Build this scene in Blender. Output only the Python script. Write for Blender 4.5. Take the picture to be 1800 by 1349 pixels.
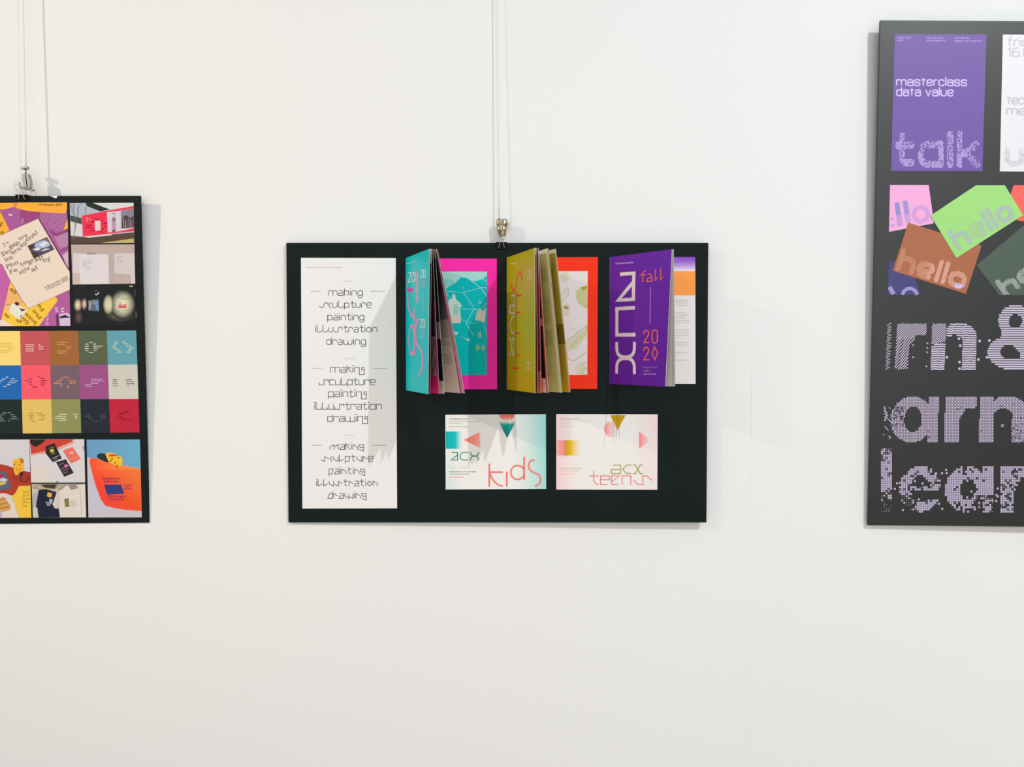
import bpy, bmesh, math, random
import numpy as np
from math import sin, cos, pi, radians, sqrt, atan2, exp
from mathutils import Vector, Matrix
from mathutils.geometry import tessellate_polygon

random.seed(7)
scene = bpy.context.scene
for o in list(bpy.data.objects):
    bpy.data.objects.remove(o)

# ------------------------------------------------------------------ camera
F = 1650.0                 # focal length in pixels of the 1800 x 1349 frame
S = 0.00092                # metres per pixel on the display boards
CAM = Vector((0.0, -(F * S + 0.012), 1.5))
CAM_YAW, CAM_PITCH = 1.0, -1.5


def rot(yaw, tilt, roll):
    return (Matrix.Rotation(radians(yaw), 3, 'Z') @ Matrix.Rotation(radians(tilt), 3, 'X')
            @ Matrix.Rotation(radians(roll), 3, 'Y'))


RC = rot(-CAM_YAW, CAM_PITCH, 0)
cd = bpy.data.cameras.new('camera')
cam = bpy.data.objects.new('camera', cd)
scene.collection.objects.link(cam)
cd.sensor_width = 36.0
cd.lens = 36.0 * F / 1800.0
cd.clip_start = 0.05
cam.matrix_world = Matrix.Translation(CAM) @ (RC @ Matrix.Rotation(radians(90), 3, 'X')).to_4x4()
scene.camera = cam

# ------------------------------------------------------------------ light
scene.view_settings.view_transform = 'Standard'
scene.view_settings.look = 'None'
scene.view_settings.gamma = 1.0
scene.view_settings.use_curve_mapping = False
scene.view_settings.exposure = 0.0

w = bpy.data.worlds.new('gallery_daylight')
scene.world = w
w.use_nodes = True
w.node_tree.nodes['Background'].inputs[0].default_value = (0.904, 0.94, 1.0, 1)
w.node_tree.nodes['Background'].inputs[1].default_value = 0.56


def spot(name, loc, target, power, colour, size_deg, blend, radius):
    ld = bpy.data.lights.new(name, 'SPOT')
    ld.energy = power
    ld.color = colour
    ld.spot_size = radians(size_deg)
    ld.spot_blend = blend
    ld.shadow_soft_size = radius
    ob = bpy.data.objects.new(name, ld)
    scene.collection.objects.link(ob)
    ob.location = loc
    d = Vector(target) - Vector(loc)
    ob.rotation_euler = d.to_track_quat('-Z', 'Y').to_euler()
    return ob


# track spotlights of the gallery, one to the far left (warm), one to the right (cooler)
spot('track_spotlight_left', (-4.95, -3.25, 3.95), (-1.40, 0, 2.0), 690, (1.0, 0.87, 0.66), 25, 1.0, 0.028)
spot('track_spotlight_right', (2.06, -3.00, 3.90), (1.6, 0, 1.8), 335, (0.93, 0.98, 1.0), 79, 1.0, 0.022)

# broad fill light added far behind the viewer to lift shadows beside the boards
wl = bpy.data.lights.new('soft_fill_light', 'AREA')
wl.shape = 'RECTANGLE'
wl.size, wl.size_y = 7.0, 2.8
wl.energy = 88
wl.color = (0.94, 0.97, 1.0)
wo = bpy.data.objects.new('soft_fill_light', wl)
scene.collection.objects.link(wo)
wo.location = (0.0, -6.4, 2.3)
wo.rotation_euler = (radians(90), 0, 0)

# ------------------------------------------------------------------ helpers
C = scene.collection


def lin(c):
    c /= 255.0
    return c / 12.92 if c <= 0.04045 else ((c + 0.055) / 1.055) ** 2.4


def H(h, k=1.0):
    return (lin(int(h[0:2], 16)) * k, lin(int(h[2:4], 16)) * k, lin(int(h[4:6], 16)) * k, 1.0)


def mixc(a, b, t):
    t = max(0.0, min(1.0, t))
    return tuple(a[i] * (1 - t) + b[i] * t for i in range(4))


def principled(name, rough=0.6, spec=0.4, metal=0.0):
    m = bpy.data.materials.new(name)
    m.use_nodes = True
    b = m.node_tree.nodes['Principled BSDF']
    b.inputs['Roughness'].default_value = rough
    b.inputs['Specular IOR Level'].default_value = spec
    b.inputs['Metallic'].default_value = metal
    return m, m.node_tree, b


def solid(name, hexc, rough=0.6, spec=0.4, metal=0.0, noise=0.04, scale=60.0, bump=0.0, bscale=300.0):
    m, nt, b = principled(name, rough, spec, metal)
    c = H(hexc)
    tc = nt.nodes.new('ShaderNodeTexCoord')
    nz = nt.nodes.new('ShaderNodeTexNoise')
    nz.inputs['Scale'].default_value = scale
    nz.inputs['Detail'].default_value = 3
    nt.links.new(tc.outputs['Object'], nz.inputs['Vector'])
    mx = nt.nodes.new('ShaderNodeMix')
    mx.data_type = 'RGBA'
    mx.inputs['A'].default_value = tuple(x * (1 - noise) for x in c[:3]) + (1,)
    mx.inputs['B'].default_value = tuple(min(1, x * (1 + noise)) for x in c[:3]) + (1,)
    nt.links.new(nz.outputs['Fac'], mx.inputs['Factor'])
    nt.links.new(mx.outputs['Result'], b.inputs['Base Color'])
    if bump:
        n2 = nt.nodes.new('ShaderNodeTexNoise')
        n2.inputs['Scale'].default_value = bscale
        n2.inputs['Detail'].default_value = 4
        nt.links.new(tc.outputs['Object'], n2.inputs['Vector'])
        bp = nt.nodes.new('ShaderNodeBump')
        bp.inputs['Strength'].default_value = bump
        bp.inputs['Distance'].default_value = 0.001
        nt.links.new(n2.outputs['Fac'], bp.inputs['Height'])
        nt.links.new(bp.outputs['Normal'], b.inputs['Normal'])
    return m


def printed(name, rough, spec, transl=0.0):
    """Paper whose ink colour is stored with the printed shapes, plus a faint paper grain."""
    m, nt, b = principled(name, rough, spec)
    at = nt.nodes.new('ShaderNodeAttribute')
    at.attribute_name = 'ink'
    tc = nt.nodes.new('ShaderNodeTexCoord')
    nz = nt.nodes.new('ShaderNodeTexNoise')
    nz.inputs['Scale'].default_value = 900
    nt.links.new(tc.outputs['Object'], nz.inputs['Vector'])
    mr = nt.nodes.new('ShaderNodeMapRange')
    mr.inputs['To Min'].default_value = 0.965
    mr.inputs['To Max'].default_value = 1.0
    nt.links.new(nz.outputs['Fac'], mr.inputs['Value'])
    vm = nt.nodes.new('ShaderNodeVectorMath')
    vm.operation = 'SCALE'
    nt.links.new(at.outputs['Color'], vm.inputs[0])
    nt.links.new(mr.outputs['Result'], vm.inputs['Scale'])
    nt.links.new(vm.outputs['Vector'], b.inputs['Base Color'])
    return m


M_wall = solid('white_wall_paint', 'eeedeb', 0.85, 0.15, noise=0.008, scale=2.5, bump=0.05, bscale=120)
M_floor = solid('pale_screed_floor', 'dcc8ae', 0.6, 0.3, noise=0.06, scale=3)
M_rail = solid('white_metal_rail', 'e6e6e4', 0.4, 0.4)
M_board_matte = solid('black_board_matte', '101a1a', 0.55, 0.12, noise=0.15, scale=9)
M_board_satin = solid('black_board_satin', '0d0f0c', 0.38, 0.66, noise=0.10, scale=9)
M_board_left = solid('black_board_laminate', '141a19', 0.50, 0.14, noise=0.15, scale=9)
M_core = solid('board_edge', '1a1d1c', 0.8, 0.2)
M_print = printed('printed_paper', 0.62, 0.22)
M_print_satin = printed('printed_satin_paper', 0.5, 0.07)
M_print_gloss = printed('printed_gloss_laminate', 0.44, 0.55)
M_cover = printed('printed_coated_cover', 0.40, 0.07)
M_page = printed('printed_page', 0.75, 0.15)
M_clip_black = solid('black_enamel_steel', '090a09', 0.35, 0.25)
M_wire = solid('nickel_wire', 'c9c8c4', 0.28, 0.5, metal=1.0)
M_nickel = solid('worn_nickel', 'a89c7e', 0.34, 0.5, metal=1.0, noise=0.12, scale=400)
M_steel = solid('brushed_steel', 'a9a99f', 0.36, 0.5, metal=1.0, noise=0.1, scale=300)
M_cord = solid('white_nylon_cord', 'e6e6e4', 0.5, 0.4)
M_grey_blob = solid('matte_grey_blob', 'b9bcbc', 0.8, 0.2)


def put(o, parent=None, label=None, cat=None, group=None, kind=None):
    if o.name not in C.objects:
        C.objects.link(o)
    if parent is not None:
        o.parent = parent
    if label:
        o['label'] = label
    if cat:
        o['category'] = cat
    if group:
        o['group'] = group
    if kind:
        o['kind'] = kind
    return o


def empty(name, mat4, label, cat, group=None):
    o = bpy.data.objects.new(name, None)
    o.empty_display_size = 0.05
    o.matrix_world = mat4
    return put(o, None, label, cat, group)


def mesh_obj(name, verts, faces, mat, parent=None, smooth=False, **kw):
    me = bpy.data.meshes.new(name)
    me.from_pydata([tuple(v) for v in verts], [], faces)
    me.materials.append(mat)
    if smooth:
        for p in me.polygons:
            p.use_smooth = True
    me.update()
    o = bpy.data.objects.new(name, me)
    return put(o, parent, **kw)


def bm_obj(name, bm, mat, parent=None, smooth=False, **kw):
    me = bpy.data.meshes.new(name)
    bmesh.ops.recalc_face_normals(bm, faces=bm.faces[:])
    bm.to_mesh(me)
    bm.free()
    me.materials.append(mat)
    if smooth:
        for p in me.polygons:
            p.use_smooth = True
    o = bpy.data.objects.new(name, me)
    return put(o, parent, **kw)


def bm_box(bm, x0, x1, y0, y1, z0, z1, bevel=0.0):
    r = bmesh.ops.create_cube(bm, size=1.0)
    for v in r['verts']:
        v.co = Vector((x0 + (v.co.x + .5) * (x1 - x0), y0 + (v.co.y + .5) * (y1 - y0), z0 + (v.co.z + .5) * (z1 - z0)))
    if bevel:
        es = list({e for v in r['verts'] for e in v.link_edges})
        bmesh.ops.bevel(bm, geom=es, offset=bevel, segments=2, affect='EDGES')


def bm_prism(bm, pts, y0, y1):
    """Closed outline in x-z pulled from y0 to y1."""
    a = [bm.verts.new((p[0], y0, p[1])) for p in pts]
    b = [bm.verts.new((p[0], y1, p[1])) for p in pts]
    bm.faces.new(a)
    bm.faces.new(b[::-1])
    n = len(pts)
    for i in range(n):
        bm.faces.new((a[i], b[i], b[(i + 1) % n], a[(i + 1) % n]))


def bm_tube(bm, pts, r, seg=8, closed=False):
    pts = [Vector(p) for p in pts]
    n = len(pts)
    rings = []
    up = Vector((0.123, 1, 0.077)).normalized()
    for i, p in enumerate(pts):
        if closed:
            d = (pts[(i + 1) % n] - pts[i - 1])
        else:
            d = pts[min(i + 1, n - 1)] - pts[max(i - 1, 0)]
        d.normalize()
        a = d.cross(up)
        if a.length < 1e-4:
            a = d.cross(Vector((1, 0, 0)))
        a.normalize()
        b = d.cross(a)
        rr = r[i] if isinstance(r, (list, tuple)) else r
        rings.append([bm.verts.new(p + (a * cos(2 * pi * k / seg) + b * sin(2 * pi * k / seg)) * rr) for k in range(seg)])
    m = n if closed else n - 1
    for i in range(m):
        q, s = rings[i], rings[(i + 1) % n]
        for k in range(seg):
            bm.faces.new((q[k], q[(k + 1) % seg], s[(k + 1) % seg], s[k]))
    if not closed:
        bm.faces.new(rings[0][::-1])
        bm.faces.new(rings[-1])


# ---- the camera ray of a photograph pixel met with a plane: used to measure positions on the boards
def ray(p):
    return RC @ Vector(((p[0] - 900) / F, 1.0, -(p[1] - 674.5) / F))


class Plane:
    def __init__(self, yaw, tilt, roll, anchor, dist):
        self.R = rot(yaw, tilt, roll)
        d = ray(anchor)
        self.O = CAM + d * ((-dist - CAM.y) / d.y)
        self.n = self.R @ Vector((0, 1, 0))
        self.M = Matrix.Translation(self.O) @ self.R.to_4x4()
        self.Ri = self.R.transposed()

    def uv(self, p, off=0.0):
        """pixel -> local (x, z) on the plane local y = -off"""
        d = ray(p)
        o = self.O - self.n * off
        t = (o - CAM).dot(self.n) / d.dot(self.n)
        q = self.Ri @ (CAM + d * t - self.O)
        return (q.x, q.z)

    def proj(self, l):
        q = RC.transposed() @ (self.R @ Vector(l) + self.O - CAM)
        return (900 + F * q.x / q.y, 674.5 - F * q.z / q.y)


def wallp(p, dist):
    d = ray(p)
    return CAM + d * ((-dist - CAM.y) / d.y)


PC = Plane(-1.0, 0.4, 0.0, (875, 427), 0.0145)       # centre board
PL = Plane(0.0, 1.9, -0.25, (246, 345), 0.0195)       # left board
PR = Plane(-1.5, 1.0, 0.45, (1547, 36), 0.023)       # right board


def crop(x0, y0, s):
    return lambda *pts: [(x0 + a / s, y0 + b / s) for a, b in pts]


# ------------------------------------------------------------------ printed artwork
DL = 0.00008


class Art:
    """Flat printed shapes: polygons with ink colours, laid on a surface map f(px, height)->xyz."""

    def __init__(self, fmap, base):
        self.f = fmap
        self.base = base
        self.v = []
        self.fc = []
        self.col = []
        self.k = 0

    def _add(self, tri_pts, cols, layer):
        i = len(self.v)
        for p in tri_pts:
            self.v.append(self.f(p, self.base + layer * DL))
        self.fc.append(tuple(range(i, i + len(tri_pts))))
        self.col.append(cols)

    def poly(self, pts, col, layer=0):
        if isinstance(col, str):
            col = H(col)
        cols = col if isinstance(col, list) else [col] * len(pts)
        cols = [H(c) if isinstance(c, str) else c for c in cols]
        # image y runs down: make the outline counter-clockwise as seen from the viewer
        ar = sum(pts[i][0] * pts[(i + 1) % len(pts)][1] - pts[(i + 1) % len(pts)][0] * pts[i][1] for i in range(len(pts)))
        if ar > 0:
            pts = pts[::-1]
            cols = cols[::-1]
        if len(pts) <= 3:
            self._add(pts, cols, layer)
            return self
        for t in tessellate_polygon([[Vector((p[0], -p[1], 0)) for p in pts]]):
            a = sum(pts[t[i]][0] * pts[t[(i + 1) % 3]][1] - pts[t[(i + 1) % 3]][0] * pts[t[i]][1] for i in range(3))
            if a > 0:
                t = t[::-1]
            self._add([pts[k] for k in t], [cols[k] for k in t], layer)
        return self

    def grid(self, q, cols, layer=0, nu=1, nv=1):
        """quad q (TL,TR,BR,BL) with colour callback or 4 colours, cut into nu x nv"""
        def P(s, t):
            a = [q[0][i] * (1 - s) + q[1][i] * s for i in (0, 1)]
            b = [q[3][i] * (1 - s) + q[2][i] * s for i in (0, 1)]
            return (a[0] * (1 - t) + b[0] * t, a[1] * (1 - t) + b[1] * t)
        cf = cols if callable(cols) else (lambda s, t: cols)
        for i in range(nu):
            for j in range(nv):
                st = [(i / nu, (j + 1) / nv), ((i + 1) / nu, (j + 1) / nv), ((i + 1) / nu, j / nv), (i / nu, j / nv)]
                self._add([P(*x) for x in st], [cf(*x) for x in st], layer)
        return self

    def ramp(self, q, stops, layer=0, vertical=False):
        """gradient along the quad: stops = [(t, hex)]"""
        st = [(t, H(c) if isinstance(c, str) else c) for t, c in stops]
        for (t0, c0), (t1, c1) in zip(st[:-1], st[1:]):
            def P(s, t):
                a = [q[0][i] * (1 - s) + q[1][i] * s for i in (0, 1)]
                b = [q[3][i] * (1 - s) + q[2][i] * s for i in (0, 1)]
                return (a[0] * (1 - t) + b[0] * t, a[1] * (1 - t) + b[1] * t)
            if vertical:
                self._add([P(0, t1), P(1, t1), P(1, t0), P(0, t0)], [c1, c1, c0, c0], layer)
            else:
                self._add([P(t0, 1), P(t1, 1), P(t1, 0), P(t0, 0)], [c0, c1, c1, c0], layer)
        return self

    def circle(self, c, r, col, layer=0, ry=None, n=28, a0=0, a1=2 * pi):
        ry = ry or r
        return self.poly([(c[0] + r * cos(a0 + (a1 - a0) * k / n), c[1] + ry * sin(a0 + (a1 - a0) * k / n)) for k in range(n)], col, layer)

    def stroke(self, pts, wd, col, layer=0, closed=False, sub=12.0, wy=None):
        """ribbon along a pixel polyline (mitred). wy: separate thickness of the horizontal runs"""
        if isinstance(col, str):
            col = H(col)
        q = [pts[0]]
        src = list(pts) + ([pts[0]] if closed else [])
        for a, b in zip(src[:-1], src[1:]):
            d = math.hypot(b[0] - a[0], b[1] - a[1])
            if d < 1e-6:
                continue
            k = max(1, int(d / sub))
            for i in range(1, k + 1):
                q.append((a[0] + (b[0] - a[0]) * i / k, a[1] + (b[1] - a[1]) * i / k))
        if closed:
            q = q[:-1]
        n = len(q)
        L, Rr = [], []
        for i in range(n):
            if closed:
                a, b, c = q[i - 1], q[i], q[(i + 1) % n]
            else:
                a, b, c = q[max(i - 1, 0)], q[i], q[min(i + 1, n - 1)]
            d0 = (b[0] - a[0], b[1] - a[1])
            d1 = (c[0] - b[0], c[1] - b[1])
            l0 = math.hypot(*d0) or 1e-9
            l1 = math.hypot(*d1) or 1e-9
            if a == b:
                d0, l0 = d1, l1
            if b == c:
                d1, l1 = d0, l0
            n0 = (-d0[1] / l0, d0[0] / l0)
            n1 = (-d1[1] / l1, d1[0] / l1)
            m = (n0[0] + n1[0], n0[1] + n1[1])
            ml = math.hypot(*m)
            if ml < 0.35:
                m = n0
                k = 1.0
            else:
                m = (m[0] / ml, m[1] / ml)
                k = 1.0 / max(0.45, m[0] * n0[0] + m[1] * n0[1])
            wx = wd
            if wy is not None:
                wx = sqrt((m[0] * wd) ** 2 + (m[1] * wy) ** 2)
            L.append((b[0] + m[0] * wx / 2 * k, b[1] + m[1] * wx / 2 * k))
            Rr.append((b[0] - m[0] * wx / 2 * k, b[1] - m[1] * wx / 2 * k))
        self.k = (self.k + 1) % 10
        layer = layer + self.k * 0.08      # overlapping strokes lie in turn a hair apart
        for i in range(n if closed else n - 1):
            j = (i + 1) % n
            self._add([L[i], L[j], Rr[j], Rr[i]], [col] * 4, layer)
        return self

    def greek(self, x0, x1, y, h, col, layer=1, seed=None, dy=0.0):
        """a line of print too small to read: word-long dashes"""
        rd = random.Random(seed if seed is not None else int(x0 * 7 + y * 13))
        x = x0
        c = H(col) if isinstance(col, str) else col
        while x < x1 - 0.3:
            L = min(rd.uniform(2.5, 7.0) * max(0.7, h / 1.5), x1 - x)
            k0 = (x - x0) / max(1e-6, x1 - x0) * dy
            hh = h * rd.uniform(0.75, 1.0)
            self.poly([(x, y + k0 - hh / 2), (x + L, y + k0 - hh / 2), (x + L, y + k0 + hh / 2), (x, y + k0 + hh / 2)], c, layer)
            x += L + rd.uniform(0.5, 1.0) * max(0.7, h / 1.6)
        return self

    def tris(self, tri2d, fm, col, layer):
        c = H(col) if isinstance(col, str) else col
        for t in tri2d:
            p = [fm(*q) for q in t]
            a = sum(p[i][0] * p[(i + 1) % 3][1] - p[(i + 1) % 3][0] * p[i][1] for i in range(3))
            if a > 0:
                p = p[::-1]
            self._add(p, [c] * 3, layer)

    def text(self, s, x0, x1, base, xh, col, layer=2, ang=0.0, bold=0.0):
        """type set in the plain sans face, fitted from x0 to x1 with the given x-height, turned by ang degrees about (x0, base)"""
        T, w_, X = glyphs(s, bold)
        sx = (x1 - x0) / w_
        sy = xh / X
        ca, sa = cos(radians(ang)), sin(radians(ang))
        self.tris(T, lambda x, y: (x0 + ca * x * sx + sa * y * sy, base + sa * x * sx - ca * y * sy), col, layer)
        return self

    def build(self, name, mat, parent, **kw):
        me = bpy.data.meshes.new(name)
        me.from_pydata(self.v, [], self.fc)
        at = me.color_attributes.new('ink', 'FLOAT_COLOR', 'CORNER')
        flat = []
        for p, cs in zip(me.polygons, self.col):
            for c in cs:
                flat.extend(c)
        at.data.foreach_set('color', flat)
        me.materials.append(mat)
        me.update()
        o = bpy.data.objects.new(name, me)
        if name in ('small_print', 'dotted_lettering', 'striped_lettering'):
            kw.setdefault('kind', 'stuff')
        return put(o, parent, **kw)


def cut(art, name, mat, parent, **kw):
    """close the piece drawn so far as a part of its own and go on with an empty sheet"""
    art.build(name, mat, parent, **kw)
    art.v, art.fc, art.col = [], [], []


_gc = {}


def glyphs(s, bold=0.0):
    key = (s, bold)
    if key in _gc:
        return _gc[key]
    cu = bpy.data.curves.new('type', 'FONT')
    cu.body = s
    cu.size = 1.0
    cu.dimensions = '2D'
    cu.fill_mode = 'FRONT'
    cu.resolution_u = 2
    cu.offset = bold
    ob = bpy.data.objects.new('type', cu)
    C.objects.link(ob)
    dg = bpy.context.evaluated_depsgraph_get()
    me = bpy.data.meshes.new_from_object(ob.evaluated_get(dg))
    me.calc_loop_triangles()
    V = [v.co.copy() for v in me.vertices]
    T = [[(V[i].x, V[i].y) for i in t.vertices] for t in me.loop_triangles]
    xs = [p[0] for t in T for p in t]
    x0 = min(xs)
    T = [[(p[0] - x0, p[1]) for p in t] for t in T]
    wid = max(xs) - x0
    bpy.data.objects.remove(ob)
    bpy.data.meshes.remove(me)
    bpy.data.curves.remove(cu)
    _gc[key] = (T, wid, 0.52)
    return _gc[key]


def flat_map(pl, origin=(0, 0, 0)):
    def f(p, h):
        x, z = pl.uv(p, h)
        return (x - origin[0], -h - origin[1], z - origin[2])
    return f


def sheet(name, pl, quad, thick, mat, cols, parent, origin=(0, 0, 0), nu=1, nv=1, base=0.0, **kw):
    """A sheet of paper of real thickness standing proud of the board; quad = TL,TR,BR,BL pixels of its face."""
    a = Art(flat_map(pl, origin), base + thick)
    a.grid(quad, cols, 0, nu, nv)
    k = H('d8d4cf') if not callable(cols) else cols(0.5, 0.5)
    i0 = len(a.v)
    fr = [a.f(p, base + thick) for p in quad]
    bk = [(v[0], -base - origin[1], v[2]) for v in fr]
    for i in range(4):
        j = (i + 1) % 4
        n = len(a.v)
        a.v += [fr[i], fr[j], bk[j], bk[i]]
        a.fc.append((n, n + 1, n + 2, n + 3))
        a.col.append([k] * 4)
    n = len(a.v)
    a.v += [bk[0], bk[1], bk[2], bk[3]]
    a.fc.append((n, n + 1, n + 2, n + 3))
    a.col.append([k] * 4)
    return a.build(name, mat, parent, **kw)


def const(h):
    c = H(h)
    return lambda s, t: c


# ------------------------------------------------------------------ the room
SEAM_X = wallp((1320, 700), 0.0).x
XS = [(-5.2, 0.0), (SEAM_X - 0.0008, 0.0), (SEAM_X - 0.0003, 0.00035), (SEAM_X + 0.0003, 0.00035),
      (SEAM_X + 0.0008, -0.0001), (SEAM_X + 0.02, -0.0001), (5.2, -0.0001), (5.2, 0.15), (-5.2, 0.15)]
bm = bmesh.new()
SEAM_Z = wallp((1320, 535), 0.0).z
rows = []
for z, k in ((0.0, 1.0), (SEAM_Z - 0.06, 1.0), (SEAM_Z, 0.0), (4.0, 0.0)):
    rows.append([bm.verts.new((x, y * (k if abs(y) < 0.01 else 1.0), z)) for x, y in XS])
for lo, hi in zip(rows[:-1], rows[1:]):
    for i in range(len(XS)):
        j = (i + 1) % len(XS)
        bm.faces.new((lo[i], lo[j], hi[j], hi[i]))
bm.faces.new(rows[0][::-1])
bm.faces.new(rows[-1])
bm_obj('wall_back', bm, M_wall, kind='structure', label='white painted gallery wall with one fine vertical seam')
bm = bmesh.new()
bm_box(bm, -5.2, 5.2, -6.0, 0.15, -0.06, 0.0)
bm_obj('floor', bm, M_floor, kind='structure', label='pale smooth gallery floor')
bm = bmesh.new()
bm_prism(bm, [(0, 0), (0.0, 0.03), (0.004, 0.03), (0.004, 0.008), (0.012, 0.008), (0.012, 0.014), (0.016, 0.014), (0.016, 0)], -5.0, 5.0)
for v in bm.verts:
    v.co = Vector((v.co.y, -v.co.x - 0.0002, 3.2 + v.co.z))
bm_obj('trim_1', bm, M_rail, kind='structure', label='white picture hanging rail along the wall')


# ------------------------------------------------------------------ boards
def board(name, pl, corners, thick, mat, label, group):
    """corners TL,TR,BR,BL in pixels; returns the thing (Empty at its bottom centre) and its local frame offset"""
    L = [pl.uv(p) for p in corners]
    x0 = (L[0][0] + L[3][0]) / 2
    x1 = (L[1][0] + L[2][0]) / 2
    z1 = (L[0][1] + L[1][1]) / 2
    z0 = (L[2][1] + L[3][1]) / 2
    org = ((x0 + x1) / 2, 0.0, z0)
    e = empty('display_board', pl.M @ Matrix.Translation(org), label, 'display board', group)
    bm = bmesh.new()
    bm_box(bm, x0 - org[0], x1 - org[0], 0.0, thick, 0.0, z1 - z0, 0.0005)
    bm_obj('backing_board', bm, mat, e)
    return e, org, (x0, x1, z0, z1)


BG = 'black display boards hung on the gallery wall'
eC, oC, dC = board('c', PC, [(503.9, 427.9), (1246.1, 425.8), (1241.1, 918.1), (506.1, 920.1)], 0.005, M_board_matte,
                   'small landscape black board carrying a white type sheet, booklets and two postcards', BG)
eL, oL, dL = board('l', PL, [(-130, 344.7), (246.4, 344), (262.5, 920), (-122, 921.7)], 0.005, M_board_left,
                   'portrait black board crowded with festival photographs and a grid of coloured squares', BG)
eR, oR, dR = board('r', PR, [(1547.4, 35.1), (1962, 38.0), (1962, 928.3), (1525.2, 923.4)], 0.005, M_board_satin,
                   'tall black board with purple poster, hello cards and dotted lilac lettering', BG)


def thing_on_board(name, px, pl, label, cat, group=None, z_off=0.0):
    """an Empty standing on a board's face at a pixel, in that board's directions"""
    x, z = pl.uv(px)
    org = (x, 0.0, z)
    e = empty(name, pl.M @ Matrix.Translation(org), label, cat, group)
    return e, org


# ------------------------------------------------------------------ stroke alphabets of the type sheet
def fillet(pts, r, n=5, closed=False):
    out = []
    N = len(pts)
    rng = range(N)
    for i in rng:
        if not closed and i in (0, N - 1):
            out.append(pts[i])
            continue
        a, b, c = pts[i - 1], pts[i], pts[(i + 1) % N]
        la = math.hypot(a[0] - b[0], a[1] - b[1])
        lc = math.hypot(c[0] - b[0], c[1] - b[1])
        rr = min(r, la * .5 if (closed or i > 1) else la * .95, lc * .5 if (closed or i < N - 2) else lc * .95)
        p = (b[0] + (a[0] - b[0]) / la * rr, b[1] + (a[1] - b[1]) / la * rr)
        q = (b[0] + (c[0] - b[0]) / lc * rr, b[1] + (c[1] - b[1]) / lc * rr)
        for k in range(n + 1):
            t = k / n
            out.append(((1 - t) ** 2 * p[0] + 2 * t * (1 - t) * b[0] + t * t * q[0],
                        (1 - t) ** 2 * p[1] + 2 * t * (1 - t) * b[1] + t * t * q[1]))
    return out


SQ = {
    'm': (1.9, [[(0, 0), (0, 1), (1.9, 1), (1.9, 0)], [(.95, 1), (.95, 0)]]),
    'a': (1, [[(.05, 1), (1, 1), (1, 0), (0, 0), (0, .5), (1, .5)]]),
    'k': (.85, [[(0, 0), (0, 1.45)], [(0, .95), (.85, .95)], [(.15, .95), (.85, 0)]]),
    'i': (.1, [[(.05, 0), (.05, 1)], [(-.15, 1.36), (.3, 1.36)]]),
    'n': (1, [[(0, 0), (0, 1), (1, 1), (1, 0)]]),
    'g': (1, [[(0, .95), (0, -.42), (1, -.42), (1, 1), (.48, 1), (.48, .52), (1, .52)]]),
    's': (1.85, [[(0, .45), (0, 0), (.95, 0), (.95, 1), (1.85, 1), (1.85, .55)]]),
    'c': (1, [[(1, 1), (0, 1), (0, 0), (1, 0)]]),
    'u': (1, [[(0, 1), (0, 0), (1, 0), (1, 1)]]),
    'l': (1, [[(0, 1.45), (0, 0), (1, 0), (1, .42)]]),
    'p': (1, [[(0, -.38), (0, 1), (1, 1), (1, 0), (0, 0)]]),
    't': (.85, [[(.35, 1.4), (.35, 0), (.8, 0), (.8, .2)], [(0, .97), (.85, .97)]]),
    'r': (.9, [[(0, 0), (0, 1), (.9, 1), (.9, .6)]]),
    'e': (1, [[(1, 0), (0, 0), (0, 1), (1, 1), (1, .5), (0, .5)]]),
    'o': (1, [[(0, 0), (0, 1), (1, 1), (1, 0), (0, 0)]]),
    'd': (1, [[(1, 1.4), (1, 0), (0, 0), (0, 1), (1, 1)]]),
    'w': (1.9, [[(0, 1), (0, 0), (1.9, 0), (1.9, 1)], [(.95, 0), (.95, 1)]]),
}
fl = fillet
_ring = [(.5 + .5 * cos(2 * pi * k / 16), .5 + .5 * sin(2 * pi * k / 16)) for k in range(17)]
RO = {
    'm': (1.8, [fl([(0, 0), (0, 1), (.9, 1), (.9, 0)], .45), fl([(.9, .45), (.9, 1), (1.8, 1), (1.8, 0)], .45)]),
    'a': (.95, [fl([(.05, 1), (.95, 1), (.95, 0)], .5), fl([(.95, 0), (0, 0), (0, .5), (.95, .5)], .3), [(0.1, .02), (.95, .02)]]),
    'k': (.85, [[(0, 0), (0, 1.42)], fl([(0, .92), (.85, .92), (.85, .3), (.5, 0.02)], .35)]),
    'i': (.1, [[(.05, 0), (.05, 1)], [(-.04, 1.33), (.14, 1.33)]]),
    'n': (.95, [fl([(0, 0), (0, 1), (.95, 1), (.95, 0)], .48)]),
    'g': (.95, [_ring, fl([(.97, 1), (.97, -.42), (.05, -.42), (.05, -.05)], .45)]),
    's': (1.7, [fl([(0, .4), (0, 0), (.85, 0), (.85, 1), (1.7, 1), (1.7, .5)], .45)]),
    'c': (.45, [fl([(.45, 1), (0, 1), (0, 0), (.45, 0)], .5)]),
    'u': (.95, [fl([(0, 1), (0, 0), (.95, 0), (.95, 1)], .48)]),
    'l': (.95, [fl([(0, 1.45), (0, 0), (.95, 0), (.95, .35)], .48)]),
    'p': (1, [_ring, [(0, 1), (0, -.35)]]),
    't': (.85, [fl([(.4, 1.4), (.4, 0), (.85, 0), (.85, .25)], .3), [(0, .95), (.85, .95)]]),
    'r': (.85, [fl([(0, 0), (0, 1), (.85, 1), (.85, .55)], .45)]),
    'e': (1, [fl([(1, 0), (0, 0), (0, 1), (1, 1), (.85, .5), (.1, .5)], .3)]),
    'o': (1, [_ring]),
    'd': (1, [_ring, [(1, 1.4), (1, 0)]]),
    'w': (1.7, [fl([(0, 1), (0, 0), (.85, 0), (.85, .8)], .42), fl([(.85, .6), (.85, 0), (1.7, 0), (1.7, 1)], .42)]),
}
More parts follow.
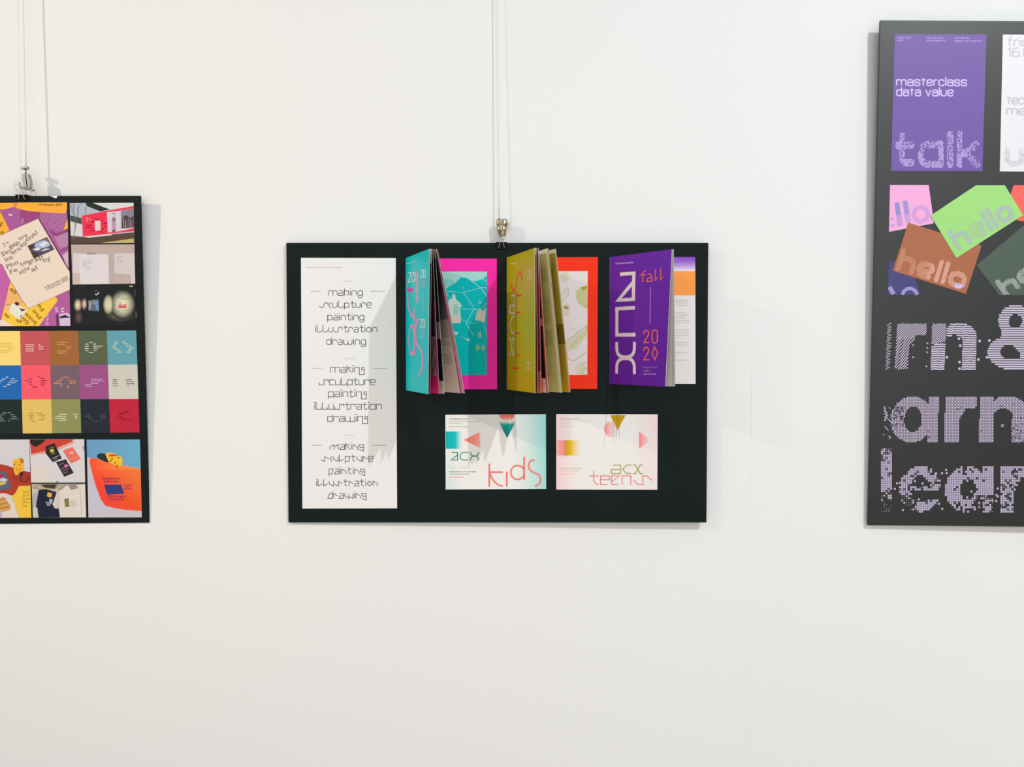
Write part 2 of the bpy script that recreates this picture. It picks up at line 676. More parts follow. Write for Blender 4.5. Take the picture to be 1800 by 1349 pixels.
AN = {
    'm': (1.75, [[(0, 0), (0, .55), (.85, 1), (.85, 0)], [(.85, .5), (1.7, 1), (1.7, 0)]]),
    'a': (.95, [[(.1, 1), (.95, 1), (.95, 0), (0, 0), (.3, .5), (.95, .58)]]),
    'k': (.85, [[(0, 0), (0, 1.4)], [(0, .95), (.85, .95)], [(.1, .95), (.85, 0)]]),
    'i': (.1, [[(.05, 0), (.05, 1)], [(-.05, 1.36), (.15, 1.36)]]),
    'n': (.95, [[(0, 0), (0, 1), (.95, .5), (.95, 0)]]),
    'g': (.95, [[(.92, .42), (.2, .42), (0, .97), (.95, .97), (.95, -.35), (.05, .05)]]),
    's': (1.6, [[(0, .35), (.8, 0), (.8, .95), (1.6, .5)]]),
    'c': (.45, [[(.45, 1), (0, .5), (.45, 0)]]),
    'u': (.95, [[(0, 1), (0, .42), (.95, 0), (.95, 1)]]),
    'l': (.95, [[(0, 1.4), (0, 0), (.95, .45)]]),
    'p': (.95, [[(0, -.4), (0, 1), (.95, 1), (.65, 0), (0, 0)]]),
    't': (.95, [[(.35, 1.4), (.35, .25), (.85, 0)], [(0, .97), (.9, .97)]]),
    'r': (.9, [[(0, 0), (0, 1), (.9, .5)]]),
    'e': (.95, [[(.95, 0), (0, 0), (0, 1), (.95, 1), (.8, .5), (0, .5)]]),
    'o': (1, [[(.5, 0), (0, .5), (.5, 1), (1, .5), (.5, 0)]]),
    'd': (.95, [[(.95, 1.4), (.95, 0), (0, 0), (.4, .95), (.95, .95)]]),
    'w': (1.7, [[(0, 1), (0, .45), (.85, 0), (.85, .9)], [(.85, .35), (1.7, 0), (1.7, 1)]]),
}


_oval = fl([(0, 0), (0, 1), (.88, 1), (.88, 0)], .42, 6, closed=True)
_oval.append(_oval[0])
GR = {
    'm': (1.5, [[(0, 0), (0, 1)], fl([(0, .5), (0, 1), (.75, 1), (.75, 0)], .36), fl([(.75, .5), (.75, 1), (1.5, 1), (1.5, 0)], .36)]),
    'n': (.85, [[(0, 0), (0, 1)], fl([(0, .5), (0, 1), (.85, 1), (.85, 0)], .40)]),
    'a': (.85, [fl([(.04, .72), (.04, 1), (.85, 1), (.85, 0)], .36), fl([(.85, .57), (0, .57), (0, 0), (.85, 0)], .28)]),
    'A': (.95, [fl([(.95, 1), (0, 1), (0, 0), (.95, 0)], .45), [(.95, 1), (.95, 0)]]),
    's': (.82, [fl([(.82, .74), (.82, 1), (0, 1), (0, .52), (.82, .52), (.82, 0), (0, 0), (0, .28)], .26)]),
    't': (.6, [[(.28, 1.2), (.28, 0)], [(0, 1), (.6, 1)]]),
    'T': (.62, [fl([(.2, 1.3), (.2, .08), (.62, .08)], .25), [(0, .95), (.62, .95)]]),
    'e': (.85, [fl([(.83, .26), (.83, 0), (0, 0), (0, 1), (.85, 1), (.85, .50), (.02, .50)], .36)]),
    'E': (.86, [fl([(.74, 0), (0, 0), (0, 1), (.86, 1), (.86, .44), (.04, .44)], .42)]),
    'r': (.5, [[(0, 0), (0, 1)], fl([(0, .55), (0, 1), (.5, 1)], .36)]),
    'c': (.82, [fl([(.82, .7), (.82, 1), (0, 1), (0, 0), (.82, 0), (.82, .3)], .38)]),
    'l': (.02, [[(.01, 0), (.01, 1.38)]]),
    'd': (.85, [fl([(.85, 1), (0, 1), (0, 0), (.85, 0)], .40), [(.85, 1.38), (.85, 0)]]),
    'v': (.85, [[(0, 1), (.42, 0), (.85, 1)]]),
    'u': (.85, [fl([(0, 1), (0, 0), (.85, 0), (.85, 1)], .38)]),
    'f': (.55, [fl([(.2, 0), (.2, 1.38), (.55, 1.38)], .28), [(0, 1), (.55, 1)]]),
    'i': (.02, [[(.01, 0), (.01, 1)], [(.01, 1.26), (.01, 1.38)]]),
    '1': (.3, [[(0, 1.15), (.28, 1.38), (.28, 0)]]),
    '6': (.85, [fl([(.7, 1.38), (0, 1.2), (0, 0), (.85, 0), (.85, .8), (.02, .8)], .36)]),
    '0': (.85, [fl([(.42, 0), (0, 0), (0, 1.38), (.85, 1.38), (.85, 0), (.42, 0)], .40)]),
    '.': (.02, [[(.01, 0), (.01, .12)]]),
    'h': (.88, [[(0, 0), (0, 1.38)], fl([(0, .5), (0, 1), (.88, 1), (.88, 0)], .42)]),
    'o': (.88, [_oval]),
    'k': (.8, [[(0, 0), (0, 1.38)], [(0, .42), (.78, 1)], [(.28, .62), (.82, 0)]]),
    ' ': (.35, []),
}


def gr_layout(word, gap, wd):
    """strokes of a word in x-height units, centred strokes inset by half their width"""
    x = wd / 2
    out = []
    for ch in word:
        w_, pls = GR[ch]
        sc = 1.0 - wd
        for p in pls:
            out.append([(x + q[0], wd / 2 + q[1] * sc if q[1] <= 1 else wd / 2 + sc + (q[1] - 1)) for q in p])
        x += w_ + gap + wd
    return out, x - gap - wd / 2


def gr_text(art, word, x0, x1, base, xh, col, layer=1, ang=0.0, wd=.16, gap=.12):
    pls, tot = gr_layout(word, gap, wd)
    sx = (x1 - x0) / tot
    ca, sa = cos(radians(ang)), sin(radians(ang))
    for p in pls:
        art.stroke([(x0 + ca * a_ * sx + sa * b_ * xh, base + sa * a_ * sx - ca * b_ * xh) for a_, b_ in p], wd * xh, col, layer, sub=40)


def stroke_word(art, word, font, x0, x1, base, xh, wd, col, layer=1, gap=0.26):
    x = 0.0
    items = []
    for i, ch in enumerate(word):
        w_, pls = font[ch]
        if font is SQ and ch == 'g':
            x -= gap
        items.append((x, pls))
        x += w_ + gap
    tot = x - gap
    sx = (x1 - x0) / tot
    for ox, pls in items:
        for pl_ in pls:
            art.stroke([(x0 + (ox + p[0]) * sx, base - p[1] * xh) for p in pl_], wd, col, layer, sub=30)


# ---- white type sheet
eS, oS = thing_on_board('type_sheet', (614, 894), PC, 'tall white sheet of thin black lettering on the landscape board', 'printed sheet')
SQUAD = [(529.0, 453.4), (695.6, 453.8), (698.0, 894.0), (531.5, 894.5)]
sheet('paper', PC, SQUAD, 0.0006, M_print, const('f1eeed'), eS, oS)
INK = '544e4b'
words = ['making', 'sculpture', 'painting', 'illustration', 'drawing']
blocks = [
    (RO, [(577.2, 637, 519.8), (562, 653.4, 541.2), (575.8, 639.7, 563), (554.5, 662.5, 584.1), (573.7, 642.8, 606.1)]),
    (SQ, [(580.7, 640.2, 655.1), (561.5, 659.4, 676.8), (577.4, 644, 698), (552.5, 670.3, 720), (575.8, 645.9, 741.2)]),
    (AN, [(580, 639.1, 790.6), (563.9, 656.3, 811.6), (578.2, 640.9, 833.6), (556.1, 663.5, 854.9), (576.1, 643.6, 876.5)]),
]
for font, rows in blocks:
    for wd_, (x0, x1, b) in zip(words, rows):
        a = Art(flat_map(PC, oS), 0.0006)
        stroke_word(a, wd_, font, x0, x1, b, 8.8, 1.18, INK, 1)
        a.build('lettering', M_print, eS)
a = Art(flat_map(PC, oS), 0.0006)
a.text('ArtCenter Extension Custom Typeface', 537.8, 600.9, 471.3, 1.9, 'a5a09e', 1)
a.poly([(537, 462.3), (688, 462.5), (688, 462.8), (537, 462.6)], 'e2dedc', 1)
for cx, y in ((611.5, 494.8), (614.5, 630.6), (614.5, 766)):
    a.text('ACX Sans', cx - 7.6, cx + 7.6, y + .8, 1.7, 'b5b0ae', 1)
for y, xl, xr in ((512.4, 546, 651.5), (648, 548.7, 655), (783.2, 548.7, 653.5)):
    a.greek(xl, xl + 17, y, 1.3, 'b3aeac', 1)
    a.greek(xr, xr + 26, y, 1.3, 'b3aeac', 1)
a.build('small_print', M_print, eS)

# ---- two postcards
K = crop(775, 720, 8.995)
e1, o1 = thing_on_board('postcard', K((870, 1263))[0], PC, 'white and aqua postcard reading acx kids under the open booklets', 'postcard', 'postcards on the landscape board')
KQ = K((70, 86), (1660, 76), (1665, 1258), (76, 1267))


def kids_col(s, t):
    b = H('f3f1ed')
    b = mixc(b, H('96ded6'), max(0, (s - 0.66) / 0.34) ** 1.3 * (1.0 - .1 * t))
    b = mixc(b, H('d5e8e2'), max(0, (0.16 - s) / 0.16) * max(0, (t - .45) / .55))
    return b


sheet('card', PC, KQ, 0.0006, M_print, kids_col, e1, o1, nu=24, nv=6)
a = Art(flat_map(PC, o1), 0.0006)
for (x0, x1, y, h, c) in ((135, 455, 153, 15, 'a3a29c'), (135, 605, 192, 12, 'bdbcb4'), (135, 320, 222, 12, 'c6c5be'), (135, 450, 275, 12, 'c6c5be'),
                          (135, 565, 988, 14, '93a8a0'), (135, 455, 1025, 14, '93b8ac'), (135, 370, 1070, 14, 'f3aca0')):
    p, q = K((x0, y), (x1, y))
    a.greek(p[0], q[0], p[1], h / 9, c, 1)
a.text('FALL', *[v[0] for v in K((140, 0), (262, 0))], K((0, 935))[0][1], 3.3, 'e2e0da', 1)
a.text('2020', *[v[0] for v in K((300, 0), (455, 0))], K((0, 935))[0][1], 3.3, 'f6d5cf', 1)
cut(a, 'small_print', M_print, e1)
a.ramp(K((77, 350), (330, 350), (330, 625), (78, 625)), [(0, '00b3b6'), (.45, '00c0c4'), (.62, '16c6ca'), (.8, '9fdedd'), (1, 'f0f0ec')], 1)
cut(a, 'printed_square', M_print, e1)
a.poly(K((362, 485), (600, 365), (612, 605)), ['ff6f5c', 'ffa093', 'ffaea4'], 2)
a.poly(K((600, 365), (622, 372), (628, 598), (612, 605)), ['ffa093', 'f0ebe6', 'f0ebe6', 'ffaea4'], 2)
cut(a, 'printed_triangle', M_print, e1)
a.poly(K((918, 82), (1172, 80), (1150, 130), (940, 132)), 'ff7f68', 1)
a.poly(K((940, 132), (1150, 130), (1105, 180), (985, 180)), ['ff8c76', 'ff8c76', 'efe7dc', 'efe7dc'], 1)
cut(a, 'printed_semicircle', M_print, e1)
a.poly(K((915, 195), (1178, 195), (1158, 240), (938, 240)), ['e9e6dc', 'e9e6dc', '0aab9a', '0aab9a'], 1)
a.poly(K((938, 240), (1158, 240), (1048, 458)), ['0aab9a', '0aab9a', '00786a'], 1)
a.build('printed_triangle', M_print, e1)
a = Art(flat_map(PC, o1), 0.0006)
TE = '14897a'
a.stroke(K((170, 682), (265, 682), (265, 800), (160, 800), (262, 722)), 1.6, TE, 3)
cut(a, 'letter', M_print, e1)
a.stroke(fillet(K((435, 682), (305, 682), (305, 800), (435, 800)), 6.8), 1.5, TE, 3)
cut(a, 'letter', M_print, e1)
a.stroke(fillet(K((467, 672), (467, 735), (595, 735), (595, 672)), 6.2), 1.5, TE, 3)
a.stroke(fillet(K((467, 808), (467, 740), (595, 740), (595, 808)), 6.2), 1.5, TE, 3)
a.build('letter', M_print, e1)
a = Art(flat_map(PC, o1), 0.0006)
CO = 'fb7b70'
a.stroke(K((765, 858), (765, 1222)), 2.9, CO, 3)
a.stroke(K((765, 993), (980, 993)), 2.7, CO, 4)
a.stroke(K((772, 1000), (792, 1060), (825, 1115), (870, 1165), (920, 1200), (980, 1214)), 2.7, CO, 4)
cut(a, 'letter', M_print, e1)
a.stroke(K((1043, 985), (1043, 1222)), 2.9, CO, 3)
cut(a, 'letter', M_print, e1)
kx, ky = K((1213, 998))[0]
a.stroke([(kx + 11.9 * cos(2 * pi * k / 32), ky + 12.3 * sin(2 * pi * k / 32)) for k in range(32)], 2.7, CO, 3, closed=True)
a.stroke(K((1317, 752), (1317, 1118)), 2.9, CO, 4)
cut(a, 'letter', M_print, e1)
a.stroke(K((1482, 803), (1440, 802), (1405, 830), (1386, 880), (1395, 935), (1425, 975), (1470, 1002), (1520, 1018), (1560, 1050),
           (1580, 1100), (1572, 1150), (1545, 1190), (1510, 1212), (1485, 1216)), 2.7, CO, 3)
a.build('letter', M_print, e1)

N = crop(970, 720, 8.995)
e2, o2 = thing_on_board('postcard', N((870, 1270))[0], PC, 'white and pale pink postcard reading acx teens beside the kids one', 'postcard', 'postcards on the landscape board')


def teens_col(s, t):
    b = H('f2efea')
    b = mixc(b, H('fccfce'), max(0, (0.2 - s) / 0.2) ** 1.1 * (.55 + .45 * t))
    b = mixc(b, H('f4dcda'), max(0, (s - .72) / .28) * (1 - t * .5))
    return b


sheet('card', PC, N((69, 75), (1673, 79), (1668, 1272), (70, 1268)), 0.0006, M_print, teens_col, e2, o2, nu=24, nv=6)
a = Art(flat_map(PC, o2), 0.0006)
for (x0, x1, y, h, c) in ((130, 440, 152, 14, 'c5bfae'), (130, 600, 190, 11, 'dcd5c9'), (130, 300, 222, 11, 'f2c9c6'), (130, 370, 275, 11, 'f2c9c6'),
                          (130, 485, 935, 14, 'c9bf9a'), (130, 430, 972, 14, 'd3cba8'), (130, 370, 1018, 13, 'f8bcb8')):
    p, q = N((x0, y), (x1, y))
    a.greek(p[0], q[0], p[1], h / 9, c, 1)
a.text('FALL', *[v[0] for v in N((130, 0), (262, 0))], N((0, 885))[0][1], 3.0, 'f3e2d8', 1)
a.text('2020', *[v[0] for v in N((285, 0), (455, 0))], N((0, 885))[0][1], 3.0, 'f9d9d5', 1)
cut(a, 'small_print', M_print, e2)
a.ramp(N((72, 488), (212, 488), (212, 730), (72, 730)), [(0, 'fdc9c6'), (.3, 'ffaba5'), (.75, 'ff9d97'), (1, 'f58c84')], 1)
a.ramp(N((212, 488), (450, 488), (450, 730), (212, 730)), [(0, 'e0a413'), (.2, 'e6b400'), (.45, 'ecc849'), (.72, 'f2dea2'), (1, 'f2efea')], 1)
cut(a, 'printed_square', M_print, e2)
cx, cy = N((945, 315))[0]
npt = 22
for k in range(npt):           # disc fading to the right, cut into slim vertical strips
    t0, t1 = -1 + 1.55 * k / npt, -1 + 1.55 * (k + 1) / npt
    r = 12.9
    y0, y1 = sqrt(max(0, 1 - t0 * t0)) * r * 1.08, sqrt(max(0, 1 - t1 * t1)) * r * 1.08
    c0, c1 = [mixc(H('ff8886'), H('f2e9e6'), (t + 1) / 1.55) for t in (t0, t1)]
    a._add([(cx + t0 * r, cy + y0), (cx + t1 * r, cy + y1), (cx + t1 * r, cy - y1), (cx + t0 * r, cy - y0)], [c0, c1, c1, c0], 1)
cut(a, 'printed_disc', M_print, e2)
a.poly(N((922, 92), (1167, 92), (1043, 328)), ['d2a200', 'c39600', 'd9a900'], 2)
cut(a, 'printed_triangle', M_print, e2)
a.poly(N((1380, 352), (1380, 628), (1470, 555), (1470, 415)), ['ff8b88', 'ff8b88', 'fbb9b5', 'fbb9b5'], 1)
a.poly(N((1470, 415), (1470, 555), (1560, 482)), ['fbb9b5', 'fbb9b5', 'f2e5e2'], 1)
a.build('printed_triangle', M_print, e2)
a = Art(flat_map(PC, o2), 0.0006)
GO = 'b3a044'
a.stroke(N((975, 880), (1085, 880), (1085, 1016), (940, 1016), (940, 950), (1085, 950)), 1.6, GO, 3)
cut(a, 'letter', M_print, e2)
a.stroke(N((1258, 880), (1185, 880), (1117, 946), (1185, 1016), (1258, 1016)), 1.6, GO, 3)
cut(a, 'letter', M_print, e2)
a.stroke(N((1283, 880), (1322, 880), (1360, 946), (1322, 1016), (1283, 1016)), 1.6, GO, 3)
a.stroke(N((1438, 880), (1398, 880), (1360, 946), (1398, 1016), (1438, 1016)), 1.6, GO, 4)
a.build('letter', M_print, e2)
a = Art(flat_map(PC, o2), 0.0006)
PK = 'f58f8b'
a.stroke(N((663, 965), (663, 1120), (690, 1175), (738, 1190)), 1.8, PK, 3)
a.stroke(N((585, 1052), (738, 1052)), 1.6, PK, 4)
cut(a, 'letter', M_print, e2)
a.stroke(N((880, 1188), (770, 1188), (770, 1052), (912, 1052), (912, 1112), (770, 1112)), 1.7, PK, 3)
cut(a, 'letter', M_print, e2)
a.stroke(N((1052, 1188), (945, 1188), (945, 1052), (1072, 1052), (945, 1145)), 1.7, PK, 3)
cut(a, 'letter', M_print, e2)
a.stroke(N((1113, 1192), (1113, 1052), (1250, 1052), (1250, 1195)), 1.7, PK, 3)
cut(a, 'letter', M_print, e2)
a.stroke(N((1288, 1118), (1365, 1190), (1440, 1190), (1440, 1052), (1505, 1052), (1582, 1122)), 1.7, PK, 3)
a.build('letter', M_print, e2)


# ------------------------------------------------------------------ booklets
def homography(src, dst):
    A, b = [], []
    for (x, y), (u, v) in zip(src, dst):
        A.append([x, y, 1, 0, 0, 0, -u * x, -u * y]); b.append(u)
        A.append([0, 0, 0, x, y, 1, -v * x, -v * y]); b.append(v)
    h = np.linalg.solve(np.array(A, float), np.array(b, float))

    def f(p):
        d = h[6] * p[0] + h[7] * p[1] + 1
        return ((h[0] * p[0] + h[1] * p[1] + h[2]) / d, (h[3] * p[0] + h[4] * p[1] + h[5]) / d)
    return f


class Booklet:
    def __init__(self, spine_top, spine_bot, back_right, label):
        self.pl = PC
        a, b = PC.uv(spine_top), PC.uv(spine_bot)
        self.xs = (a[0] + b[0]) / 2
        self.z1, self.z0 = a[1], b[1]
        self.h0 = 0.0022
        self.w = PC.uv(back_right)[0] - self.xs
        self.org = (self.xs, 0.0, self.z0)
        self.e = empty('booklet', PC.M @ Matrix.Translation(self.org), label, 'booklet', 'stapled booklets standing open on the landscape board')

    def angle(self, u, z):
        lo_, hi_ = radians(5), radians(125)
        for _ in range(50):
            m = (lo_ + hi_) / 2
            p = PC.proj((self.xs + self.w * cos(m), -self.h0 - self.w * sin(m), z))
            if p[0] > u:
                lo_ = m
            else:
                hi_ = m
        return (lo_ + hi_) / 2

    def surf(self, ut, ub, bulge=0.0, wk=1.0, lift=0.0):
        at_, ab = self.angle(ut, self.z1), self.angle(ub, self.z0)

        def f(s, t, off=0.0):
            th = at_ * (1 - t) + ab * t
            z = self.z1 * (1 - t) + self.z0 * t
            r = self.w * wk * s
            bl = -bulge * sin(pi * s) + off
            # the sheet's left-hand face looks towards (-sin, cos)
            x = self.xs + r * cos(th) - bl * sin(th)
            y = -self.h0 - lift - r * sin(th) - bl * cos(th) * 1.0
            return (x - self.org[0], y, z - self.org[2])
        return f

    def page(self, name, f, col, mat, nu, nv, thick=0.00022, **kw):
        V, Fc, cc = [], [], []
        back = [f(i / nu, j / nv, -thick) for j in range(nv + 1) for i in range(nu + 1)]
        V = [f(i / nu, j / nv, 0.0) for j in range(nv + 1) for i in range(nu + 1)] + back
        n = len(back)
        I = lambda i, j: j * (nu + 1) + i
        st = [(i / nu, j / nv) for j in range(nv + 1) for i in range(nu + 1)]
        for j in range(nv):
            for i in range(nu):
                q = (I(i, j), I(i, j + 1), I(i + 1, j + 1), I(i + 1, j))
                c = col((i + .5) / nu, (j + .5) / nv)
                Fc.append(q); cc.append(c)
                Fc.append(tuple(k + n for k in q[::-1])); cc.append(H('e6e0d8'))
        rim = [I(i, 0) for i in range(nu + 1)] + [I(nu, j) for j in range(1, nv + 1)] + [I(i, nv) for i in range(nu - 1, -1, -1)] + [I(0, j) for j in range(nv - 1, 0, -1)]
        for k in range(len(rim)):
            p, q = rim[k], rim[(k + 1) % len(rim)]
            Fc.append((p, q, q + n, p + n)); cc.append(H('e9e4dc'))
        me = bpy.data.meshes.new(name)
        me.from_pydata(V, [], Fc)
        ca = me.color_attributes.new('ink', 'FLOAT_COLOR', 'CORNER')
        flat = []
        for p, c in zip(me.polygons, cc):
            flat.extend(list(c) * p.loop_total)
        ca.data.foreach_set('color', flat)
        me.materials.append(mat)
        o = bpy.data.objects.new(name, me)
        return put(o, self.e, **kw)

    def art(self, f):
        q = [f(0, 0), f(1, 0), f(1, 1), f(0, 1)]
        px = [PC.proj((v[0] + self.org[0], v[1], v[2] + self.org[2])) for v in q]
        hm = homography(px, [(0, 0), (1, 0), (1, 1), (0, 1)])

        def fm(p, h):
            s, t = hm(p)
            return f(s, t, h)
        return Art(fm, 0.0)


def lines_fn(base, ink, rows, s0, s1, pitch, duty=0.5, amt=0.6):
    """page print: text rows as dark bands between t ranges"""
    B, I_ = H(base), H(ink)

    def c(s, t):
        for t0, t1 in rows:
            if t0 < t < t1 and s0 < s < s1 and ((t - t0) / pitch) % 1.0 < duty:
                return mixc(B, I_, amt)
        return B
    return c


# ---- aqua booklet
Q5 = crop(690, 420, 4.65)
bk = Booklet((712.5, 454.2), (714.6, 686.5), (873, 570), 'aqua covered booklet fanned open over a pink page with an aqua picture')
sheet('back_page', PC, Q5((112, 160), (852, 162), (855, 1230), (120, 1232)), 0.0020, M_print_satin, const('fb2fae'), bk.e, bk.org)
a = Art(flat_map(PC, bk.org), 0.0020)
a.poly(Q5((220, 268), (772, 268), (771, 1113), (222, 1113)), '00c0c4', 1)
a.poly(Q5((220, 268), (772, 268), (772, 300), (735, 330), (660, 350), (610, 320), (560, 315), (500, 370), (460, 350), (400, 380), (220, 390)), 'a5dcd6', 2)
a.poly(Q5((380, 330), (470, 330), (520, 360), (450, 400), (405, 420)), '7fd0cc', 3)
WEB = 'b9e8e6'
for seg, wd_ in (([(545, 270), (720, 400), (772, 475)], 1.1), ([(720, 400), (580, 440), (425, 425), (480, 330)], .8), ([(425, 425), (470, 480)], .6),
                 ([(580, 440), (670, 570), (600, 690), (660, 790)], .8), ([(550, 572), (715, 580), (772, 520)], .8), ([(645, 275), (772, 350)], .8),
                 ([(720, 400), (772, 400)], .9), ([(560, 660), (650, 690), (772, 680)], .5), ([(590, 440), (572, 390)], .5), ([(610, 825), (550, 800)], .6),
                 ([(735, 650), (770, 790)], .5)):
    a.stroke(Q5(*seg), wd_, WEB, 3)
a.poly(Q5((465, 692), (555, 690), (560, 650), (548, 560), (570, 555), (545, 515), (520, 500), (510, 455), (490, 450), (487, 490), (465, 490), (450, 545), (455, 600)), 'cfe3dc', 4)
a.poly(Q5((475, 690), (552, 688), (556, 640), (510, 628), (478, 632)), 'dcd8cf', 5)
a.poly(Q5((498, 540), (530, 530), (545, 600), (530, 625), (500, 620)), '9fd6d0', 5)
a.poly(Q5((672, 665), (755, 680), (765, 560), (740, 590), (710, 565), (685, 610)), 'c9d8cf', 4)
a.poly(Q5((690, 612), (755, 605), (752, 676), (680, 660)), 'e2dccb', 5)
a.circle(Q5((520, 772))[0], 3.0, 'c8dfdc', 4)
a.circle(Q5((618, 825))[0], 2.7, 'c8dfdc', 4)
a.circle(Q5((712, 520))[0], 3.0, '6fcbc8', 4)
a.poly(Q5((700, 765), (725, 760), (724, 808), (702, 808)), 'a3cbb4', 4)
a.circle(Q5((695, 890))[0], 3.6, '8cc7a8', 4, ry=5.8)
a.circle(Q5((740, 890))[0], 3.2, '8cc7a8', 4, ry=5.8)
a.poly(Q5((390, 980), (420, 985), (430, 1075), (398, 1080)), '5fcccb', 4)
a.poly(Q5((300, 600), (345, 590), (360, 680), (310, 700)), 'c8e2dc', 4)
a.build('page_picture', M_print_satin, bk.e)


def aqua_p1(s, t):
    if t < .35:
        return H('24202c')
    if t < .60:
        return H('2a2430') if s < .93 else H('8f1d63')
    if t < .88:
        return mixc(H('a88d85'), H('6f4a52'), abs(((s * 5 + t * 7) % 1) - .5) * 2) if s < .95 else H('a33a72')
    return H('d3186f')


def aqua_p2(s, t):
    if t < .06:
        return H('8d8046')
    if t > .90:
        return H('cfc5bd')
    if .50 < t < .62 and s > .8:
        return H('8b8a88')
    return H('0f1013') if s < .985 else H('b8b596')


txt = lines_fn('d9c8bc', '5d5258', [(.54, .66), (.69, .80)], .55, .90, .014, .42, .45)


def aqua_p3(s, t):
    if s > .965:
        return H('c2246e')
    if t < .48:
        return mixc(H('3a3d49'), H('6a6670'), max(0, t - .25) / .23)  # shade on the upper page mixed into its ink, easing off downward
    c = txt(s, t)
    return mixc(mixc(H('6a6670'), c, (t - .48) / .22), c, .45)


f1 = bk.surf(760.5, 772.0, 0.004)
bk.page('page', f1, aqua_p1, M_page, 14, 40)
f1b = bk.surf(758.5, 755.5, 0.003)
bk.page('page', f1b, lambda s, t: H('e3ddd7') if t < .08 else H('4a3038'), M_page, 10, 20)
f2 = bk.surf(764.5, 781.0, 0.006)
bk.page('page', f2, aqua_p2, M_page, 20, 34)
f3 = bk.surf(766.5, 812.0, 0.010)
bk.page('page', f3, aqua_p3, M_page, 28, 150)
f4 = bk.surf(768.5, 816.8, 0.009)
bk.page('page', f4, lambda s, t: H('f0a7c6') if s > .97 else H('e8d9d4'), M_page, 34, 20)
fc = bk.surf(754.8, 752.4, 0.0)


def aqua_cov(s, t):
    b = H('00c6cc')
    b = mixc(b, H('4fd0cc'), .75 * exp(-((s - .42) / .22) ** 2 - ((t - .22) / .16) ** 2))
    b = mixc(b, H('45cfcb'), .5 * exp(-((s - .25) / .25) ** 2 - ((t - .93) / .12) ** 2))
    return b


bk.page('cover', fc, aqua_cov, M_cover, 12, 40, 0.0005, label='aqua cover with pink kids lettering')
J4 = crop(700, 430, 9.638)
J5 = crop(700, 560, 9.638)
a = bk.art(fc)
PKC = 'ea8fc0'
a.stroke(J4((325, 478), (322, 1025)), 3.4, 'd79cc6', 1)
a.stroke(J4((153, 808), (250, 795)), 5.8, 'f23aa2', 2)
cut(a, 'letter', M_cover, bk.e)
a.stroke(J4((150, 530), (152, 800)), 1.3, 'b49fcf', 1)
a.stroke(J4((160, 840), (163, 980), (172, 1080), (188, 1160), (215, 1225), (262, 1285)), 2.0, PKC, 1, wy=4.5)
cut(a, 'letter', M_cover, bk.e)
a.stroke(J4((268, 1100), (270, 1340)) + J5((270, 60), (272, 660)), 2.0, 'e690bf', 1)
ex, ey = J5((228, 400))[0]
a.stroke([(ex + 4.6 * cos(2 * pi * k / 28), ey + 25 * sin(2 * pi * k / 28)) for k in range(28)], 1.7, PKC, 2, closed=True, wy=5.0)
cut(a, 'letter', M_cover, bk.e)
a.stroke(J5((350, 55), (318, 105), (300, 180), (292, 280), (300, 400), (318, 480), (350, 530), (392, 580), (415, 660), (420, 740), (408, 850), (385, 930), (345, 1005)), 2.5, PKC, 2, wy=4.2)
a.stroke(J4((330, 1320),) + J5((300, 40),), 2.4, PKC, 1)
a.build('letter', M_cover, bk.e)
a = bk.art(fc)
WH = 'e4f1ef'
a.stroke(J4((176, 500), (222, 492), (172, 668), (222, 660)), .9, WH, 3, wy=1.6)
cut(a, 'letter', M_cover, bk.e)
a.stroke(J4((280, 486), (240, 510), (232, 590), (242, 650), (280, 655)), .9, WH, 3, wy=1.6)
cut(a, 'letter', M_cover, bk.e)
a.stroke(J4((262, 490), (292, 570), (275, 655)), .9, WH, 3)
a.stroke(J4((300, 482), (282, 570), (302, 650)), .9, WH, 3)
cut(a, 'letter', M_cover, bk.e)
a.stroke(J4((140, 335), (225, 315), (290, 285)), 1.0, 'c5e8e6', 3)
cut(a, 'small_print', M_cover, bk.e)
for (f_, y0, y1, xa) in ((J4, 455, 590, 385), (J5, 62, 195, 375)):
    a.stroke(f_((xa, y0 + 22), (xa + 8, y0), (xa + 26, y0), (xa + 30, y0 + 35), (xa, y1), (xa + 34, y1)), .75, WH, 3, wy=1.4)
    a.stroke(f_((xa + 46, y0), (xa + 78, y0), (xa + 78, y1), (xa + 46, y1)), .8, WH, 3, closed=True, wy=1.4)
    cut(a, 'letter', M_cover, bk.e)
a.stroke(J4((427, 865), (420, 1178)), .7, 'bfe6e6', 3)
a.build('letter', M_cover, bk.e)
a = bk.art(fc)
for k in range(7):
    p, q = J4((388, 640 + k * 19), (462, 634 + k * 19))
    a.stroke([p, q], .9, 'b3a9cc', 1)
    p, q = J5((366, 238 + k * 22), (448, 236 + k * 22))
    a.stroke([p, q], .9, '9fb4cf', 1)
a.build('small_print', M_cover, bk.e)

# ---- mustard booklet
Q6 = crop(870, 420, 4.65)
bk = Booklet((890.8, 453.3), (890.8, 684.8), (1051, 570), 'mustard yellow covered booklet fanned open over a red bordered page')
sheet('back_page', PC, Q6((100, 152), (842, 150), (836, 1228), (100, 1228)), 0.0020, M_print_satin, const('fb3a1f'), bk.e, bk.org)
a = Art(flat_map(PC, bk.org), 0.0020)
a.poly(Q6((210, 266), (758, 264), (755, 1113), (212, 1113)), 'e9e1dd', 1)
OL, OL2 = 'd3cfa2', 'dcd7bb'
a.poly(Q6((660, 430), (700, 395), (755, 380), (757, 575), (720, 560), (685, 530), (665, 490)), 'cfcb96', 2)
a.poly(Q6((705, 395), (752, 382), (745, 410), (715, 425)), 'b3ab2c', 3)
a.circle(Q6((570, 310))[0], 7.5, OL2, 2, ry=9)
a.circle(Q6((580, 590))[0], 7.0, OL2, 2, ry=9)
a.circle(Q6((585, 550))[0], 5.5, OL2, 2)
